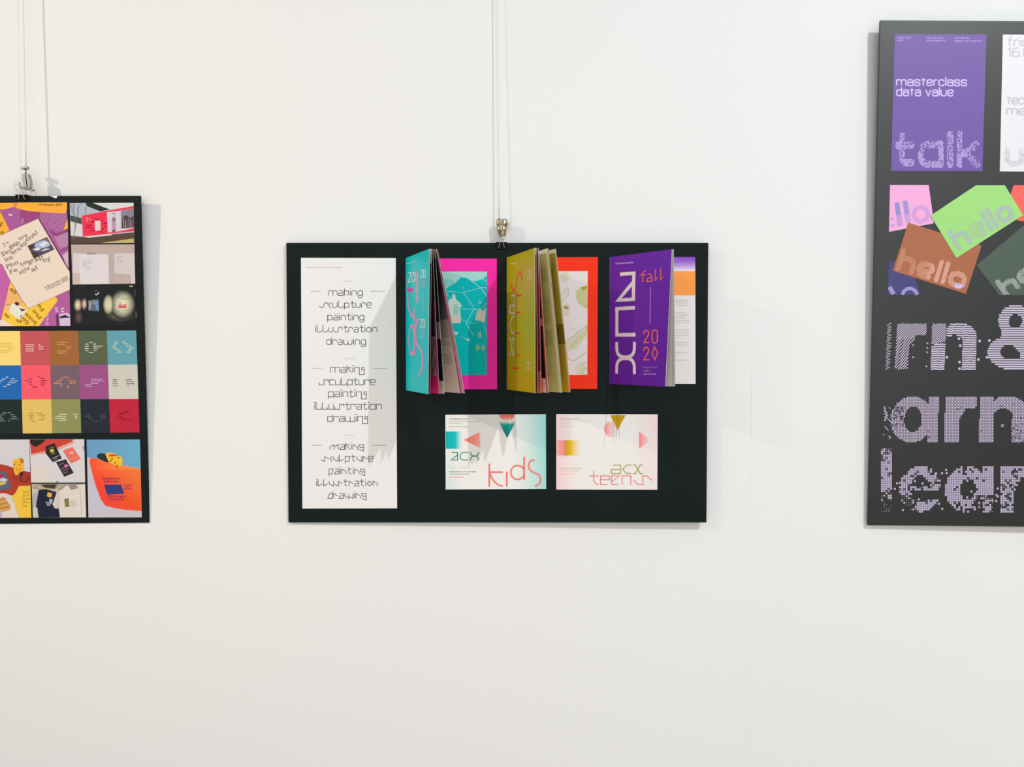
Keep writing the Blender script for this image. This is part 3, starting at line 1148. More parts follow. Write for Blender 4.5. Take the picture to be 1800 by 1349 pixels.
a.stroke(Q6((545, 470), (580, 400), (605, 410), (600, 460), (560, 500), (545, 530)), 1.2, 'c9c9a0', 3)
a.stroke(Q6((560, 470), (585, 420), (595, 440), (575, 480)), .9, 'dada9c', 3)
a.stroke(Q6((570, 845), (660, 780), (752, 705), (752, 760), (690, 800), (612, 885)), 1.2, 'c5bf82', 3)
a.poly(Q6((575, 850), (750, 715), (750, 800), (700, 830), (590, 930)), OL2, 2)
a.stroke(Q6((612, 905), (660, 860), (720, 800), (700, 850), (640, 905)), 1.5, 'cdc36a', 3)
a.stroke(Q6((585, 920), (600, 985), (650, 1000), (750, 920)), 1.5, 'cfc88a', 3)
a.stroke(Q6((755, 1005), (690, 1020), (660, 1060), (680, 1100), (750, 1110)), 1.3, 'd3d0a0', 3)
a.circle(Q6((712, 1060))[0], 6.5, OL2, 2, ry=9)
a.stroke(Q6((690, 1110), (745, 1050), (752, 1080)), 1.1, 'd0cb90', 4)
a.stroke(Q6((600, 740), (640, 730), (680, 760), (720, 730)), .8, 'd6d2b8', 3)
a.build('page_picture', M_print_satin, bk.e)


def must_p1(s, t):
    if t < .05:
        return H('e9e2dc')
    if t < .45:
        return mixc(H('6a4a38'), H('a06a52'), (t / .45))
    return mixc(H('4a3233'), H('7d5a50'), (s - .7) / .3)


def must_p2(s, t):
    if t < .05:
        return H('ece6e0')
    if s > .975:
        return H('e07a70')
    if s > .955:
        return H('d83a3a')
    if t > .90:
        return H('ecd6cf') if s > .86 else H('e5754c')
    if .49 < t < .53 and s > .9:
        return H('cfc3bf')
    return H('17151b')


def must_p2b(s, t):
    return H('b3261c') if t < .85 else H('e8784e')


tx3 = lines_fn('cbbd74', '6f5d1a', [(.05, .10), (.12, .22), (.25, .52), (.56, .68), (.79, .88)], .62, .93, .0135, .42, .42)
tx4 = lines_fn('b39a28', '6b5600', [(.10, .18), (.20, .33)], .6, .92, .0135, .42, .45)


def must_p3(s, t):
    if t < .025:
        return H('e4e0c6')
    return tx3(s, t) if s < .965 else H('ddd6a4')


def must_p4(s, t):
    if t < .03:
        return H('dcdab4')
    if .52 < t < .66:
        return mixc(H('6e5c08'), H('8d7a12'), ((s * 9 + t * 11) % 1))
    if t >= .66:
        return mixc(H('b8972a'), H('c9a000'), (t - .66) / .34) if s < .98 else H('e9a85a')
    return tx4(s, t) if s < .98 else H('d6c77c')


bk.page('page', bk.surf(942.8, 945.5, .002), must_p1, M_page, 16, 24)
bk.page('page', bk.surf(945.8, 951.8, .002), must_p2b, M_page, 10, 20)
bk.page('page', bk.surf(946.3, 963.6, .004), must_p2, M_page, 44, 60)
bk.page('page', bk.surf(961.8, 986.8, .006), must_p3, M_page, 24, 150)
bk.page('page', bk.surf(964.0, 988.2, .005), lambda s, t: H('d8cf98'), M_page, 10, 10)
bk.page('page', bk.surf(976.3, 1001.7, .006), must_p4, M_page, 44, 150)
bk.page('page', bk.surf(977.0, 1002.6, .005), lambda s, t: H('e2b070'), M_page, 10, 10)
fc = bk.surf(940.0, 940.4, 0.0)


def must_cov(s, t):
    b = H('c0b400')
    b = mixc(b, H('d0ac58'), .7 * exp(-((s - .85) / .42) ** 2 - ((t - .22) / .15) ** 2))
    b = mixc(b, H('aeb43a'), .8 * exp(-((s - .95) / .35) ** 2 - ((t - .50) / .18) ** 2))
    b = mixc(b, H('c8a400'), .8 * max(0, min(1, (t - .72) / .2)))
    return b


bk.page('cover', fc, must_cov, M_cover, 14, 44, 0.0005, label='mustard cover with red and white lettering')
G6 = crop(880, 430, 9.638)
G7 = crop(880, 560, 9.638)
a = bk.art(fc)
WC = 'e9e0cb'
a.stroke(G6((176, 868), (240, 858)), 3.4, WC, 3)
a.stroke(G6((240, 850), (238, 1172)), 1.2, WC, 3)
a.stroke(G6((240, 1026), (160, 1030), (158, 1158), (238, 1160)), 1.3, WC, 3, wy=3.0)
cut(a, 'letter', M_cover, bk.e)
a.stroke(G6((236, 1216), (205, 1216)) + G7((160, 75), (158, 110), (195, 240), (234, 246)), 1.2, WC, 3, wy=2.6)
cut(a, 'letter', M_cover, bk.e)
a.stroke(G7((150, 322), (170, 352), (190, 462), (170, 580), (148, 618)), 1.1, WC, 3, wy=3)
a.stroke(G7((229, 322), (210, 352), (190, 462), (210, 580), (230, 618)), 1.1, WC, 4, wy=3)
a.stroke(G7((146, 330), (180, 328)), 2.2, WC, 4)
a.stroke(G7((200, 328), (232, 326)), 2.2, WC, 4)
a.stroke(G7((146, 612), (178, 612)), 2.2, WC, 4)
a.stroke(G7((204, 614), (232, 614)), 2.2, WC, 4)
cut(a, 'letter', M_cover, bk.e)
a.stroke(G6((155, 333), (285, 308)), 1.3, 'e8e0b8', 3)
a.build('letter', M_cover, bk.e)
a = bk.art(fc)
RD = 'f4502c'
a.stroke(G6((172, 648), (182, 730), (225, 782), (255, 735), (268, 650), (280, 560), (298, 490), (325, 462), (350, 505), (362, 600)), 1.7, 'ec6a3a', 2, wy=4.0)
cut(a, 'letter', M_cover, bk.e)
a.stroke(G6((262, 864), (355, 852)), 3.5, RD, 2)
cut(a, 'letter', M_cover, bk.e)
a.stroke(G6((262, 1152), (338, 1146)), 3.3, RD, 2)
cut(a, 'letter', M_cover, bk.e)
a.stroke(G7((245, 246), (328, 244)), 3.3, RD, 2)
cut(a, 'letter', M_cover, bk.e)
a.stroke(G7((248, 622), (330, 618)), 3.3, RD, 2)
cut(a, 'letter', M_cover, bk.e)
a.stroke(G7((208, 842), (306, 836)), 3.3, RD, 2)
cut(a, 'letter', M_cover, bk.e)
a.stroke(G6((262, 870), (258, 1340)) + G7((256, 240), (258, 620), (250, 840)), 1.5, 'e8822c', 1)
a.stroke(G7((318, 300), (322, 610)), .9, 'd98f3a', 1)
a.stroke(G7((316, 690), (318, 830)), .9, 'd98f3a', 1)
a.build('letter', M_cover, bk.e)
a = bk.art(fc)
YW = 'e3dd9a'
for f_, y0, y1, xa, c in ((G6, 440, 575, 450, 'e6d6a8'), (G7, 738, 862, 430, YW)):
    a.stroke(f_((xa, y0 + 22), (xa + 8, y0), (xa + 24, y0), (xa + 28, y0 + 35), (xa, y1), (xa + 30, y1)), .7, c, 3, wy=1.3)
    a.stroke(f_((xa + 42, y0), (xa + 70, y0), (xa + 70, y1), (xa + 42, y1)), .7, c, 3, closed=True, wy=1.3)
a.stroke(G6((486, 820),) + G7((458, 0), (455, 612)), .7, 'd0cf7e', 3)
a.build('small_print', M_cover, bk.e)

# ---- purple booklet
Q7 = crop(1050, 420, 4.65)
bk = Booklet((1071.9, 452.3), (1071.2, 675.2), (1222.7, 570), 'purple covered booklet half open with white block letters and fall 2020')


def fall_back(s, t):
    if t < .11:
        return mixc(H('8748c8'), H('e6dcf0'), t / .11)
    if t < .305:
        return H('fd9f4c')
    return H('e9e4e3')


sheet('back_page', PC, Q7((103, 149), (800, 149), (803, 1186), (100, 1186)), 0.0022, M_print, const('e9e4e3'), bk.e, bk.org)
a = Art(flat_map(PC, bk.org), 0.0022)
a.ramp(Q7((103, 149), (800, 149), (800, 262), (103, 262)), [(0, '8346c6'), (.35, '9a68d0'), (.7, 'c4a4e2'), (1, 'eae3ee')], 1, vertical=True)
a.poly(Q7((103, 264), (801, 264), (802, 462), (103, 462)), 'fd9f4c', 1)
for y, x1 in ((505, 752), (524, 745), (544, 752), (605, 728), (625, 735), (645, 715), (667, 752), (686, 750), (745, 745), (766, 748), (788, 750), (810, 670),
              (848, 745), (869, 748), (930, 735), (952, 655), (992, 742)):
    p, q = Q7((560, y), (x1, y))
    a.greek(p[0], q[0], p[1], 1.4, 'bdb8c0', 1)
a.build('page_print', M_print, bk.e)
PW = lambda s, t: H('e8e1dc')
bk.page('page', bk.surf(1182.3, 1180.2, .004), PW, M_page, 16, 10)
bk.page('page', bk.surf(1183.3, 1183.5, .006), PW, M_page, 16, 10)
bk.page('page', bk.surf(1184.2, 1186.6, .006), PW, M_page, 16, 10)
fc = bk.surf(1181.0, 1169.6, 0.0)
bk.page('cover', fc, lambda s, t: mixc(H('7834b8'), H('6e2aac'), t), M_cover, 14, 36, 0.0006, label='purple cover with white block letters')
a = bk.art(fc)
WP = 'f8ecea'
a.stroke(Q7((186, 303), (299, 294), (294, 517), (172, 524), (298, 366)), 5.4, WP, 2, wy=6.4)
cut(a, 'letter', M_cover, bk.e)
a.stroke(Q7((306, 589), (160, 595), (160, 808), (312, 808)), 5.0, WP, 2, wy=6.4)
cut(a, 'letter', M_cover, bk.e)
a.stroke(fillet(Q7((159, 866), (160, 985), (302, 985), (304, 866)), 19, 8), 4.8, WP, 2, wy=6)
a.stroke(fillet(Q7((159, 1110), (160, 992), (302, 992), (305, 1114)), 19, 8), 4.8, WP, 3, wy=6)
a.build('letter', M_cover, bk.e)
a = bk.art(fc)
P8 = crop(1060, 430, 9.633)
FO = 'ff7a66'
a.stroke(P8((728, 468), (692, 482), (674, 520), (670, 675)), 1.9, FO, 2)
a.stroke(P8((620, 547), (726, 540)), 1.7, FO, 3)
cut(a, 'letter', M_cover, bk.e)
a.stroke(P8((758, 538), (800, 536), (825, 570), (826, 662), (738, 666), (748, 625), (785, 598), (825, 592)), 1.9, FO, 2)
cut(a, 'letter', M_cover, bk.e)
a.stroke(P8((887, 440), (880, 652), (922, 592)), 1.9, FO, 2)
cut(a, 'letter', M_cover, bk.e)
a.stroke(P8((978, 436), (970, 645), (1016, 575)), 1.9, FO, 2)
cut(a, 'letter', M_cover, bk.e)
for dy in (0, 134):
    a.stroke(Q7((380, 805 + dy), (384, 782 + dy), (400, 774 + dy), (417, 782 + dy), (420, 805 + dy), (382, 872 + dy), (426, 872 + dy)), 2.0, FO, 2)
    cut(a, 'letter', M_cover, bk.e)
a.stroke(fillet(Q7((449, 774), (491, 774), (491, 876), (449, 876)), 5, 5, closed=True), 2.0, FO, 2, closed=True)
cut(a, 'letter', M_cover, bk.e)
a.stroke(Q7((470, 906), (492, 955), (470, 1007), (448, 955)), 2.0, FO, 2, closed=True)
a.build('letter', M_cover, bk.e)
a = bk.art(fc)
a.stroke(Q7((434, 412), (430, 725)), 1.3, 'c596dc', 2)
a.text('ArtCenter Extension', 1081.6, 1113.8, 466.6, 2.6, 'e6d9ee', 2, ang=-4.5, bold=0.01)
p = Q7((378, 1070))[0]
a.text('Registration', p[0], p[0] + 24.0, p[1], 2.6, 'b58fd0', 2)
a.text('begins', p[0], p[0] + 12.5, p[1] + 5.5, 2.6, 'b58fd0', 2)
a.greek(p[0], p[0] + 22, p[1] + 9.6, 2.6, 'a982c8', 2)
a.build('small_print', M_cover, bk.e)

# ------------------------------------------------------------------ left board prints
fL = flat_map(PL, oL)
TH = 0.0004


def lsheet(quad, cols, name='photo_print', **kw):
    return sheet(name, PL, quad, TH, M_print_satin, cols, eL, oL, **kw)


L1 = crop(0, 345, 11.24)
D2 = 1292.6                                    # offset from the second to the first enlargement


def L2(*pts):
    return L1(*[(x, y + D2) for x, y in pts])


pp = lsheet([(-118, 357.6), (117.6, 356.2), (124.0, 573.2), (-112, 574.6)], const('ad5f9c'), 'poster_print',
            label='purple and orange poster photograph')
a = Art(fL, TH)
OR = 'ffb440'
a.poly([(-118, 357.6), (0, 357.0)] + L1((275, 130), (268, 212), (120, 255), (0, 264)) + [(-118, 372)], OR, 1)
a.poly(L1((275, 130), (365, 126), (300, 232), (268, 212)), 'dd9560', 1)
a.poly(L1((365, 126), (1322, 124), (1326, 240), (1290, 342), (1000, 325), (800, 315), (560, 292), (400, 258), (290, 228)), OR, 1)
a.poly(L1((0, 300), (95, 480), (190, 680), (0, 775)), OR, 2)
a.poly([(-118, 372), (0, 374), (0, 425), (-118, 470)], 'ffbf4c', 1)
a.poly(L1((1333, 435), (1345, 640), (1250, 672)), OR, 2)
a.poly(L1((400, 265), (560, 298), (795, 320), (780, 450), (560, 560), (400, 500)), 'a04a83', 1)
a.poly(L1((170, 345), (245, 365), (235, 395), (165, 378)), 'e2c8de', 2)
a.poly(L1((430, 430), (470, 445), (450, 540), (410, 520)), 'bf7ab0', 2)
a.poly(L1((1000, 650), (1110, 740), (1330, 650), (1345, 700), (1120, 800), (1010, 730)), '984383', 2)
a.poly(L1((1060, 800), (1345, 700), (1348, 980), (1190, 1050)), 'bf85ad', 2)
a.stroke(L1((1180, 1060), (1346, 985)), 1.0, '9a4c88', 3)
a.stroke(L1((1195, 1090), (1346, 1020)), 1.0, '9a4c88', 3)
a.poly(L1((1235, 1165), (1346, 1085), (1352, 1420), (1300, 1349)), 'd7b5c2', 2)
for k in range(6):
    x = 830 + k * 29
    a.stroke(L1((x, 322 + k * 1.5), (x - 50 - (k > 2) * 25, 450 + k * 33 if k < 5 else 590)), .55, 'd5a3cb', 3)
for k in range(11):
    x = 1030 + k * 29
    a.stroke(L1((x, 328 + k), (x - 95, 640 + min(k, 7) * 9)), .55, 'd5a3cb', 3)
a.build('printed_shapes', M_print_satin, pp)
a = Art(fL, TH)
a.poly(L2((-1300, 60), (0, 40), (50, 60), (212, 385), (110, 775), (20, 1105), (-60, 1270), (-1260, 1278)), 'c766ac', 1)
a.poly(L2((205, 395), (330, 620), (450, 800), (560, 940), (1090, 690), (1145, 765), (965, 1010), (770, 1272), (180, 1276), (30, 1135), (110, 780)), 'fecb4a', 2)
a.poly(L2((150, 620), (215, 575), (300, 620), (430, 800), (440, 850), (330, 880), (130, 860), (105, 830)), 'f3b774', 3)
a.poly(L2((80, 930), (105, 830), (220, 850), (190, 1000)), 'f0bf86', 3)
a.poly(L2((220, 850), (300, 830), (550, 950), (395, 1160), (175, 1000)), 'ebe6dc', 4)
a.poly(L2((285, 830), (320, 790), (385, 830), (360, 870), (320, 868)), '5a2a20', 5)
a.poly(L2((380, 920), (450, 935), (515, 950), (430, 990)), '7d3c2c', 5)
a.poly(L2((-200, 1275), (40, 1140), (180, 1225), (290, 1275)), 'f3dcd0', 3)
a.poly(L2((1370, 560), (1385, 1272), (775, 1272), (965, 1010), (1145, 765), (1095, 690)), 'b763a0', 1)
a.poly(L2((1170, 1040), (1330, 1010), (1385, 1060), (1388, 1270), (1180, 1270)), 'd9c3dc', 2)
a.poly(L2((1105, 1045), (1150, 1035), (1175, 1270), (1115, 1270)), '6b3a68', 2)
a.poly(L2((1170, 1090), (1290, 1055), (1395, 1110), (1300, 1110), (1190, 1120)), '3b2440', 3)
a.build('printed_shapes', M_print_satin, pp)
# the pale flyer lying on top in that photograph, and its type
a = Art(fL, TH)
a.poly(L1((752, 445), (1340, 1440), (1375, 1490), (1378, 1848), (1090, 1980), (560, 2224), (430, 2040), (212, 1680), (50, 1355), (0, 1330), (-90, 1180), (-180, 900), (0, 782)), 'efdccb', 6)
a.poly(L1((752, 445), (775, 452), (1345, 1418), (1342, 1450)), '5f2c50', 7)
ph = L1((540, 985), (930, 805), (1075, 1055), (670, 1235))
a.poly(ph, '5a5266', 7)
a.poly(L1((690, 930), (900, 850), (1000, 950), (960, 1000), (800, 1040), (690, 1010)), 'aab6dc', 8)
a.poly(L1((760, 960), (880, 890), (960, 930), (850, 1010)), 'dfe4f2', 9)
a.poly(L1((640, 1050), (760, 1010), (800, 1060), (720, 1080)), 'e5e2e4', 9)
a.poly(L1((790, 1090), (900, 1030), (1000, 1040), (880, 1080)), 'cfd0da', 9)
a.poly(L1((610, 1100), (760, 1130), (760, 1190), (670, 1232)), '4a3a34', 9)
a.poly(L1((560, 990), (640, 950), (650, 1020), (590, 1050)), '4d3c3c', 8)
a.poly(L1((850, 850), (930, 808), (985, 900), (900, 880)), '7c6a50', 9)
a.build('flyer_print', M_print_satin, pp)
a = Art(fL, TH)
TG = '8d8078'


def chunk(s, x, y, w_, xh=66, ang=-27, col=TG, ly=8, bold=0.012, fn=L1):
    p = fn((x, y))[0]
    a.text(s, p[0], p[0] + w_ / 11.24, p[1], xh / 11.24, col, ly, ang, bold)
    cut(a, 'lettering', M_print_satin, pp)


for s_, x_, y_, w_ in (('7', 82, 1020, 52), ('Sin', 42, 1197, 198), ('gap', 186, 1042, 230), ('ore', 380, 882, 192), ('Int', 118, 1302, 165), ('ern', 236, 1158, 210),
                       ('ati', 408, 1018, 150), ('on', 516, 902, 160), ('al', 645, 802, 112), ('Pho', 148, 1442, 260), ('to', 412, 1392, 162), ('gr', 560, 1345, 140),
                       ('ap', 692, 1300, 192), ('hy', 872, 1318, 155), ('Fe', 212, 1547, 160), ('st', 396, 1553, 112), ('iv', 503, 1492, 108), ('al', 632, 1502, 125)):
    chunk(s_, x_, y_, w_)
chunk('th', 130, 950, 55, 34)
chunk('6 November 2020', 890, 1830, 500, 34, -26)
chunk('-10 January 2021', 905, 1875, 500, 34, -26)
a = Art(fL, TH)
a.text('- 10 January 2021', L1((725, 0))[0][0], L1((1228, 0))[0][0], L1((0, 183))[0][1], 3.0, '6e4c1c', 3, 1, 0.015)
cut(a, 'lettering', M_print_satin, pp)
for s, x, y in (('Fe', 880, 935), ('Pho', 830, 1090), ('Inte', 735, 1200), ('Sin', 590, 1205)):
    chunk(s, x, y, 75 * len(s), 60, -138, '93710f', 4, 0.014, L2)
chunk('ga', 430, 1190, 110, 52, -150, '93710f', 4, 0.014, L2)
chunk('m', 190, 1085, 100, 55, -140, '6d520c', 4, 0.014, L2)
chunk('os', 330, 610, 140, 60, -140, '6d520c', 5, 0.014, L2)
chunk('n', 1265, 1000, 90, 60, -93, 'ecd3ea', 3, 0.014, L2)
chunk('ot', 1150, 1000, 110, 60, -93, 'ecd3ea', 3, 0.014, L2)
chunk('ires', 960, 1260, 210, 55, -90, 'ddb2d6', 3, 0.012, L2)
chunk('ng', 20, 500, 100, 60, 115, '93710f', 3, 0.014)
chunk('i', -10, 600, 30, 60, -10, '93710f', 3, 0.014)
chunk('s', 10, 760, 80, 60, -20, '93710f', 3, 0.014)

# photo of the pink billboard
R1 = crop(115, 345, 11.24)
p2 = lsheet(R1((85, 135), (1345, 131), (1362, 921), (108, 936)), const('c9cdd3'), label='photograph of a pink hoarding in front of trees')
a = Art(fL, TH)
a.poly(R1((90, 136), (460, 134), (700, 300), (330, 380), (335, 500), (100, 380)), 'b3bcc8', 1)
a.poly(R1((400, 134), (540, 134), (880, 265), (690, 300), (420, 195)), '2c3531', 2)
a.poly(R1((540, 134), (1345, 131), (1347, 195), (880, 265)), 'dedde0', 1)
a.poly(R1((95, 380), (320, 435), (325, 555), (100, 495)), '4e5152', 2)
a.poly(R1((100, 520), (325, 560), (345, 800), (105, 775)), 'dcd9da', 1)
a.poly(R1((105, 785), (345, 805), (1355, 715), (1362, 921), (108, 936)), '5e4a40', 2)
a.poly(R1((690, 925), (960, 890), (1345, 835), (1360, 921)), 'c9b479', 3)
a.poly(R1((330, 800), (940, 742), (915, 772), (470, 820)), 'e0dcda', 4)
a.poly(R1((325, 385), (820, 290), (1352, 195), (1356, 690), (835, 745), (345, 798)), 'f23a57', 5)
a.poly(R1((820, 318), (1090, 285), (1095, 690), (838, 722)), 'dccfdc', 6)
a.poly(R1((1090, 285), (1350, 240), (1355, 632), (1095, 690)), 'd8d2da', 6)
a.poly(R1((1095, 290), (1350, 240), (1353, 612), (1100, 640)), '8b8798', 7)
a.poly(R1((1130, 420), (1200, 370), (1290, 440), (1345, 380), (1350, 620), (1110, 640)), '54464f', 8)
for k in range(6):
    x = 1150 + k * 35
    a.stroke(R1((x, 440 + (k % 3) * 30), (x + 5, 625)), 1.0, ('b89d96', 'cdb7a8', '8d6f6c')[k % 3], 9)
a.poly(R1((578, 490), (690, 483), (696, 676), (588, 684)), 'e3d8d4', 7)
a.poly(R1((915, 440), (990, 410), (1000, 680), (920, 700)), 'c39bb0', 7)
a.stroke(R1((920, 345), (970, 340), (975, 370)), 1.0, '7d6a78', 8)
a.poly(R1((925, 420), (980, 420), (990, 500), (935, 500)), '93738c', 8)
a.poly(R1((920, 680), (990, 660), (985, 700), (925, 705)), '5c4658', 8)
for (x0, x1, y) in ((580, 690, 452), (500, 570, 505), (420, 520, 580), (380, 545, 630), (495, 580, 680), (680, 720, 705), (710, 750, 480), (745, 830, 535), (760, 815, 595), (720, 750, 655)):
    p, q = R1((x0, y), (x1, y))
    a.greek(p[0], q[0], p[1], 2.2, 'a31b38', 7)
p = R1((405, 505))[0]
a.text('7', p[0], p[0] + 5, p[1], 5.0, 'f4b6bf', 7)
a.text('th', p[0] + 5.6, p[0] + 9.5, p[1] - 2.6, 2.4, 'f4b6bf', 7)
for seg in ([(160, 140), (170, 400), (195, 620), (150, 850)], [(250, 200), (235, 400), (180, 650)], [(100, 150), (150, 350), (200, 420)], [(300, 150), (240, 240), (250, 330)], [(395, 200), (395, 360)]):
    a.stroke(R1(*seg), .8, '8f887f', 6)
a.build('printed_shapes', M_print_satin, p2)
# photo of the white exhibition walls
R2 = crop(115, 460, 11.24)
D3 = 1292.6
RY = lambda *pts: R1(*[(x, y + D3) for x, y in pts])
p3 = lsheet(R1((112, 955), (1362, 953)) + RY((1378, 438), (142, 455)), const('c2aea8'), label='photograph of white walls in an empty hall')
a = Art(fL, TH)
a.poly(R1((150, 1128), (850, 1150)) + RY((865, 440), (150, 452)), 'dbd1d3', 1)
a.poly(R1((260, 1150), (850, 1150)) + RY((860, 440), (290, 450)), 'e2dade', 2)
a.poly(RY((140, 230), (280, 225), (300, 450), (145, 454)), 'd0bdb6', 3)
a.poly(R1((965, 1135), (1366, 1130)) + RY((1372, 270), (1290, 262), (970, 232)), 'd8cdd0', 1)
a.poly(RY((960, 235), (1290, 265), (1300, 438), (960, 440)), 'c6b0ac', 1)
a.poly(RY((1290, 262), (1372, 270), (1378, 438), (1300, 438)), 'd8cfd0', 2)
a.poly(R1((425, 1120), (590, 1130), (600, 1150), (425, 1150)), 'a08e88', 3)
for seg in ([(330, 1290), (520, 1230)], [(340, 1320), (500, 1275)], [(1010, 1210), (1150, 1180)], [(1020, 1290), (1140, 1285)], [(1015, 1240), (1110, 1225)]):
    p, q = R1(*seg)
    a.greek(p[0], q[0], p[1], .8, 'b9afb6', 4, dy=q[1] - p[1])
for seg in ([(330, 50), (520, 30)], [(340, 90), (530, 150)], [(350, 60), (480, 110)], [(400, 150), (470, 180)]):
    p, q = RY(*seg)
    a.greek(p[0], q[0], p[1], .8, 'b9afb6', 4, dy=q[1] - p[1])
a.build('printed_shapes', M_print_satin, p3)
# photo of the dark projection room
p4 = lsheet(RY((150, 480), (1382, 470), (1405, 1262), (165, 1275)), const('25282a'), label='photograph of a dark projection room with glowing walls')
a = Art(fL, TH)


def blob(cx, cy, rx, ry, col, layer, edge, pw=1.0):
    """soft glow printed as rings of fading ink"""
    p = RY((cx, cy))[0]
    rx /= 11.24
    ry /= 11.24
    n, m = 26, 10
    for i in range(m):
        r0, r1 = i / m, (i + 1) / m
        sm = lambda r: (r ** pw) ** 2 * (3 - 2 * r ** pw)
        c0, c1 = mixc(H(col), H(edge), sm(r0)), mixc(H(col), H(edge), sm(r1))
        for k in range(n):
            a0, a1 = -2 * pi * k / n, -2 * pi * (k + 1) / n
            P = lambda r, an: (p[0] + rx * r * cos(an), p[1] + ry * r * sin(an))
            a._add([P(r0, a0), P(r1, a0), P(r1, a1), P(r0, a1)], [c0, c1, c1, c0], layer)


blob(1080, 1060, 320, 150, '77745c', 1, '25282a', 1.0)
blob(1130, 850, 262, 300, 'e6e0c2', 3, '25282a', 1.5)
blob(848, 850, 105, 200, 'd9d4b2', 4, '5f5d4c', 2.2)
blob(260, 1100, 100, 170, '66554d', 1, '25282a', 1.0)
blob(245, 860, 90, 150, 'f0dcbc', 2, '25282a', 1.1)
blob(372, 840, 62, 130, 'f0c2ac', 3, '25282a', 1.2)
a.poly(RY((450, 770), (660, 740), (665, 985), (455, 965)), '5f6f80', 2)
a.poly(RY((590, 790), (650, 780), (665, 985), (600, 930)), '6f95c4', 3)
a.poly(RY((470, 790), (520, 780), (490, 960), (460, 960)), 'a2a4aa', 3)
a.poly(RY((545, 770), (585, 770), (590, 850), (545, 850)), '88978f', 3)
a.stroke(RY((585, 640), (610, 660), (655, 630), (640, 600)), 1.3, 'e2e2e0', 3)
a.stroke(RY((590, 590), (625, 560)), 1.0, '8d6f72', 3)
a.poly(RY((1245, 480), (1345, 478), (1300, 508)), 'cfc6c6', 3)
a.poly(RY((1045, 870), (1080, 800), (1120, 860), (1200, 830), (1215, 915), (1070, 920)), 'd98d86', 4)
a.poly(RY((1040, 880), (1200, 890), (1195, 915), (1055, 918)), 'd2454f', 5)
for (x0, x1, y) in ((930, 1000, 850), (940, 990, 945), (1010, 1090, 990), (1110, 1280, 955), (1240, 1290, 860), (1080, 1250, 740), (1020, 1090, 700)):
    p, q = RY((x0, y), (x1, y))
    a.greek(p[0], q[0], p[1], 1.0, '8d8a6c', 4)
a.stroke(RY((1378, 560), (1378, 680)), .5, '8d8f8d', 3)
a.stroke(RY((1392, 980), (1400, 1120)), .6, 'a9aca8', 3)
a.build('printed_shapes', M_print_satin, p4)

# grid of coloured squares
GX = crop(0, 575, 6.916)


def gpt(c, r):
    """column 0..5 (col 1 starts at the first full column), rows 0..3"""
    top = [-110, 243, 597, 950, 1298, 1655]
    bot = [-78, 277, 635, 988, 1340, 1697]

    def xat(arr, c):
        if c < 0:
            return arr[0] + c * 353
        return arr[c]
    t = r / 3.0
    x = xat(top, c) * (1 - t) + xat(bot, c) * t
    yl = [50, 468, 884, 1299][r]
    yr = [44, 458, 875, 1283][r]
    k = (x - 0) / 1680.0
    return GX((x, yl * (1 - k) + yr * k))[0]


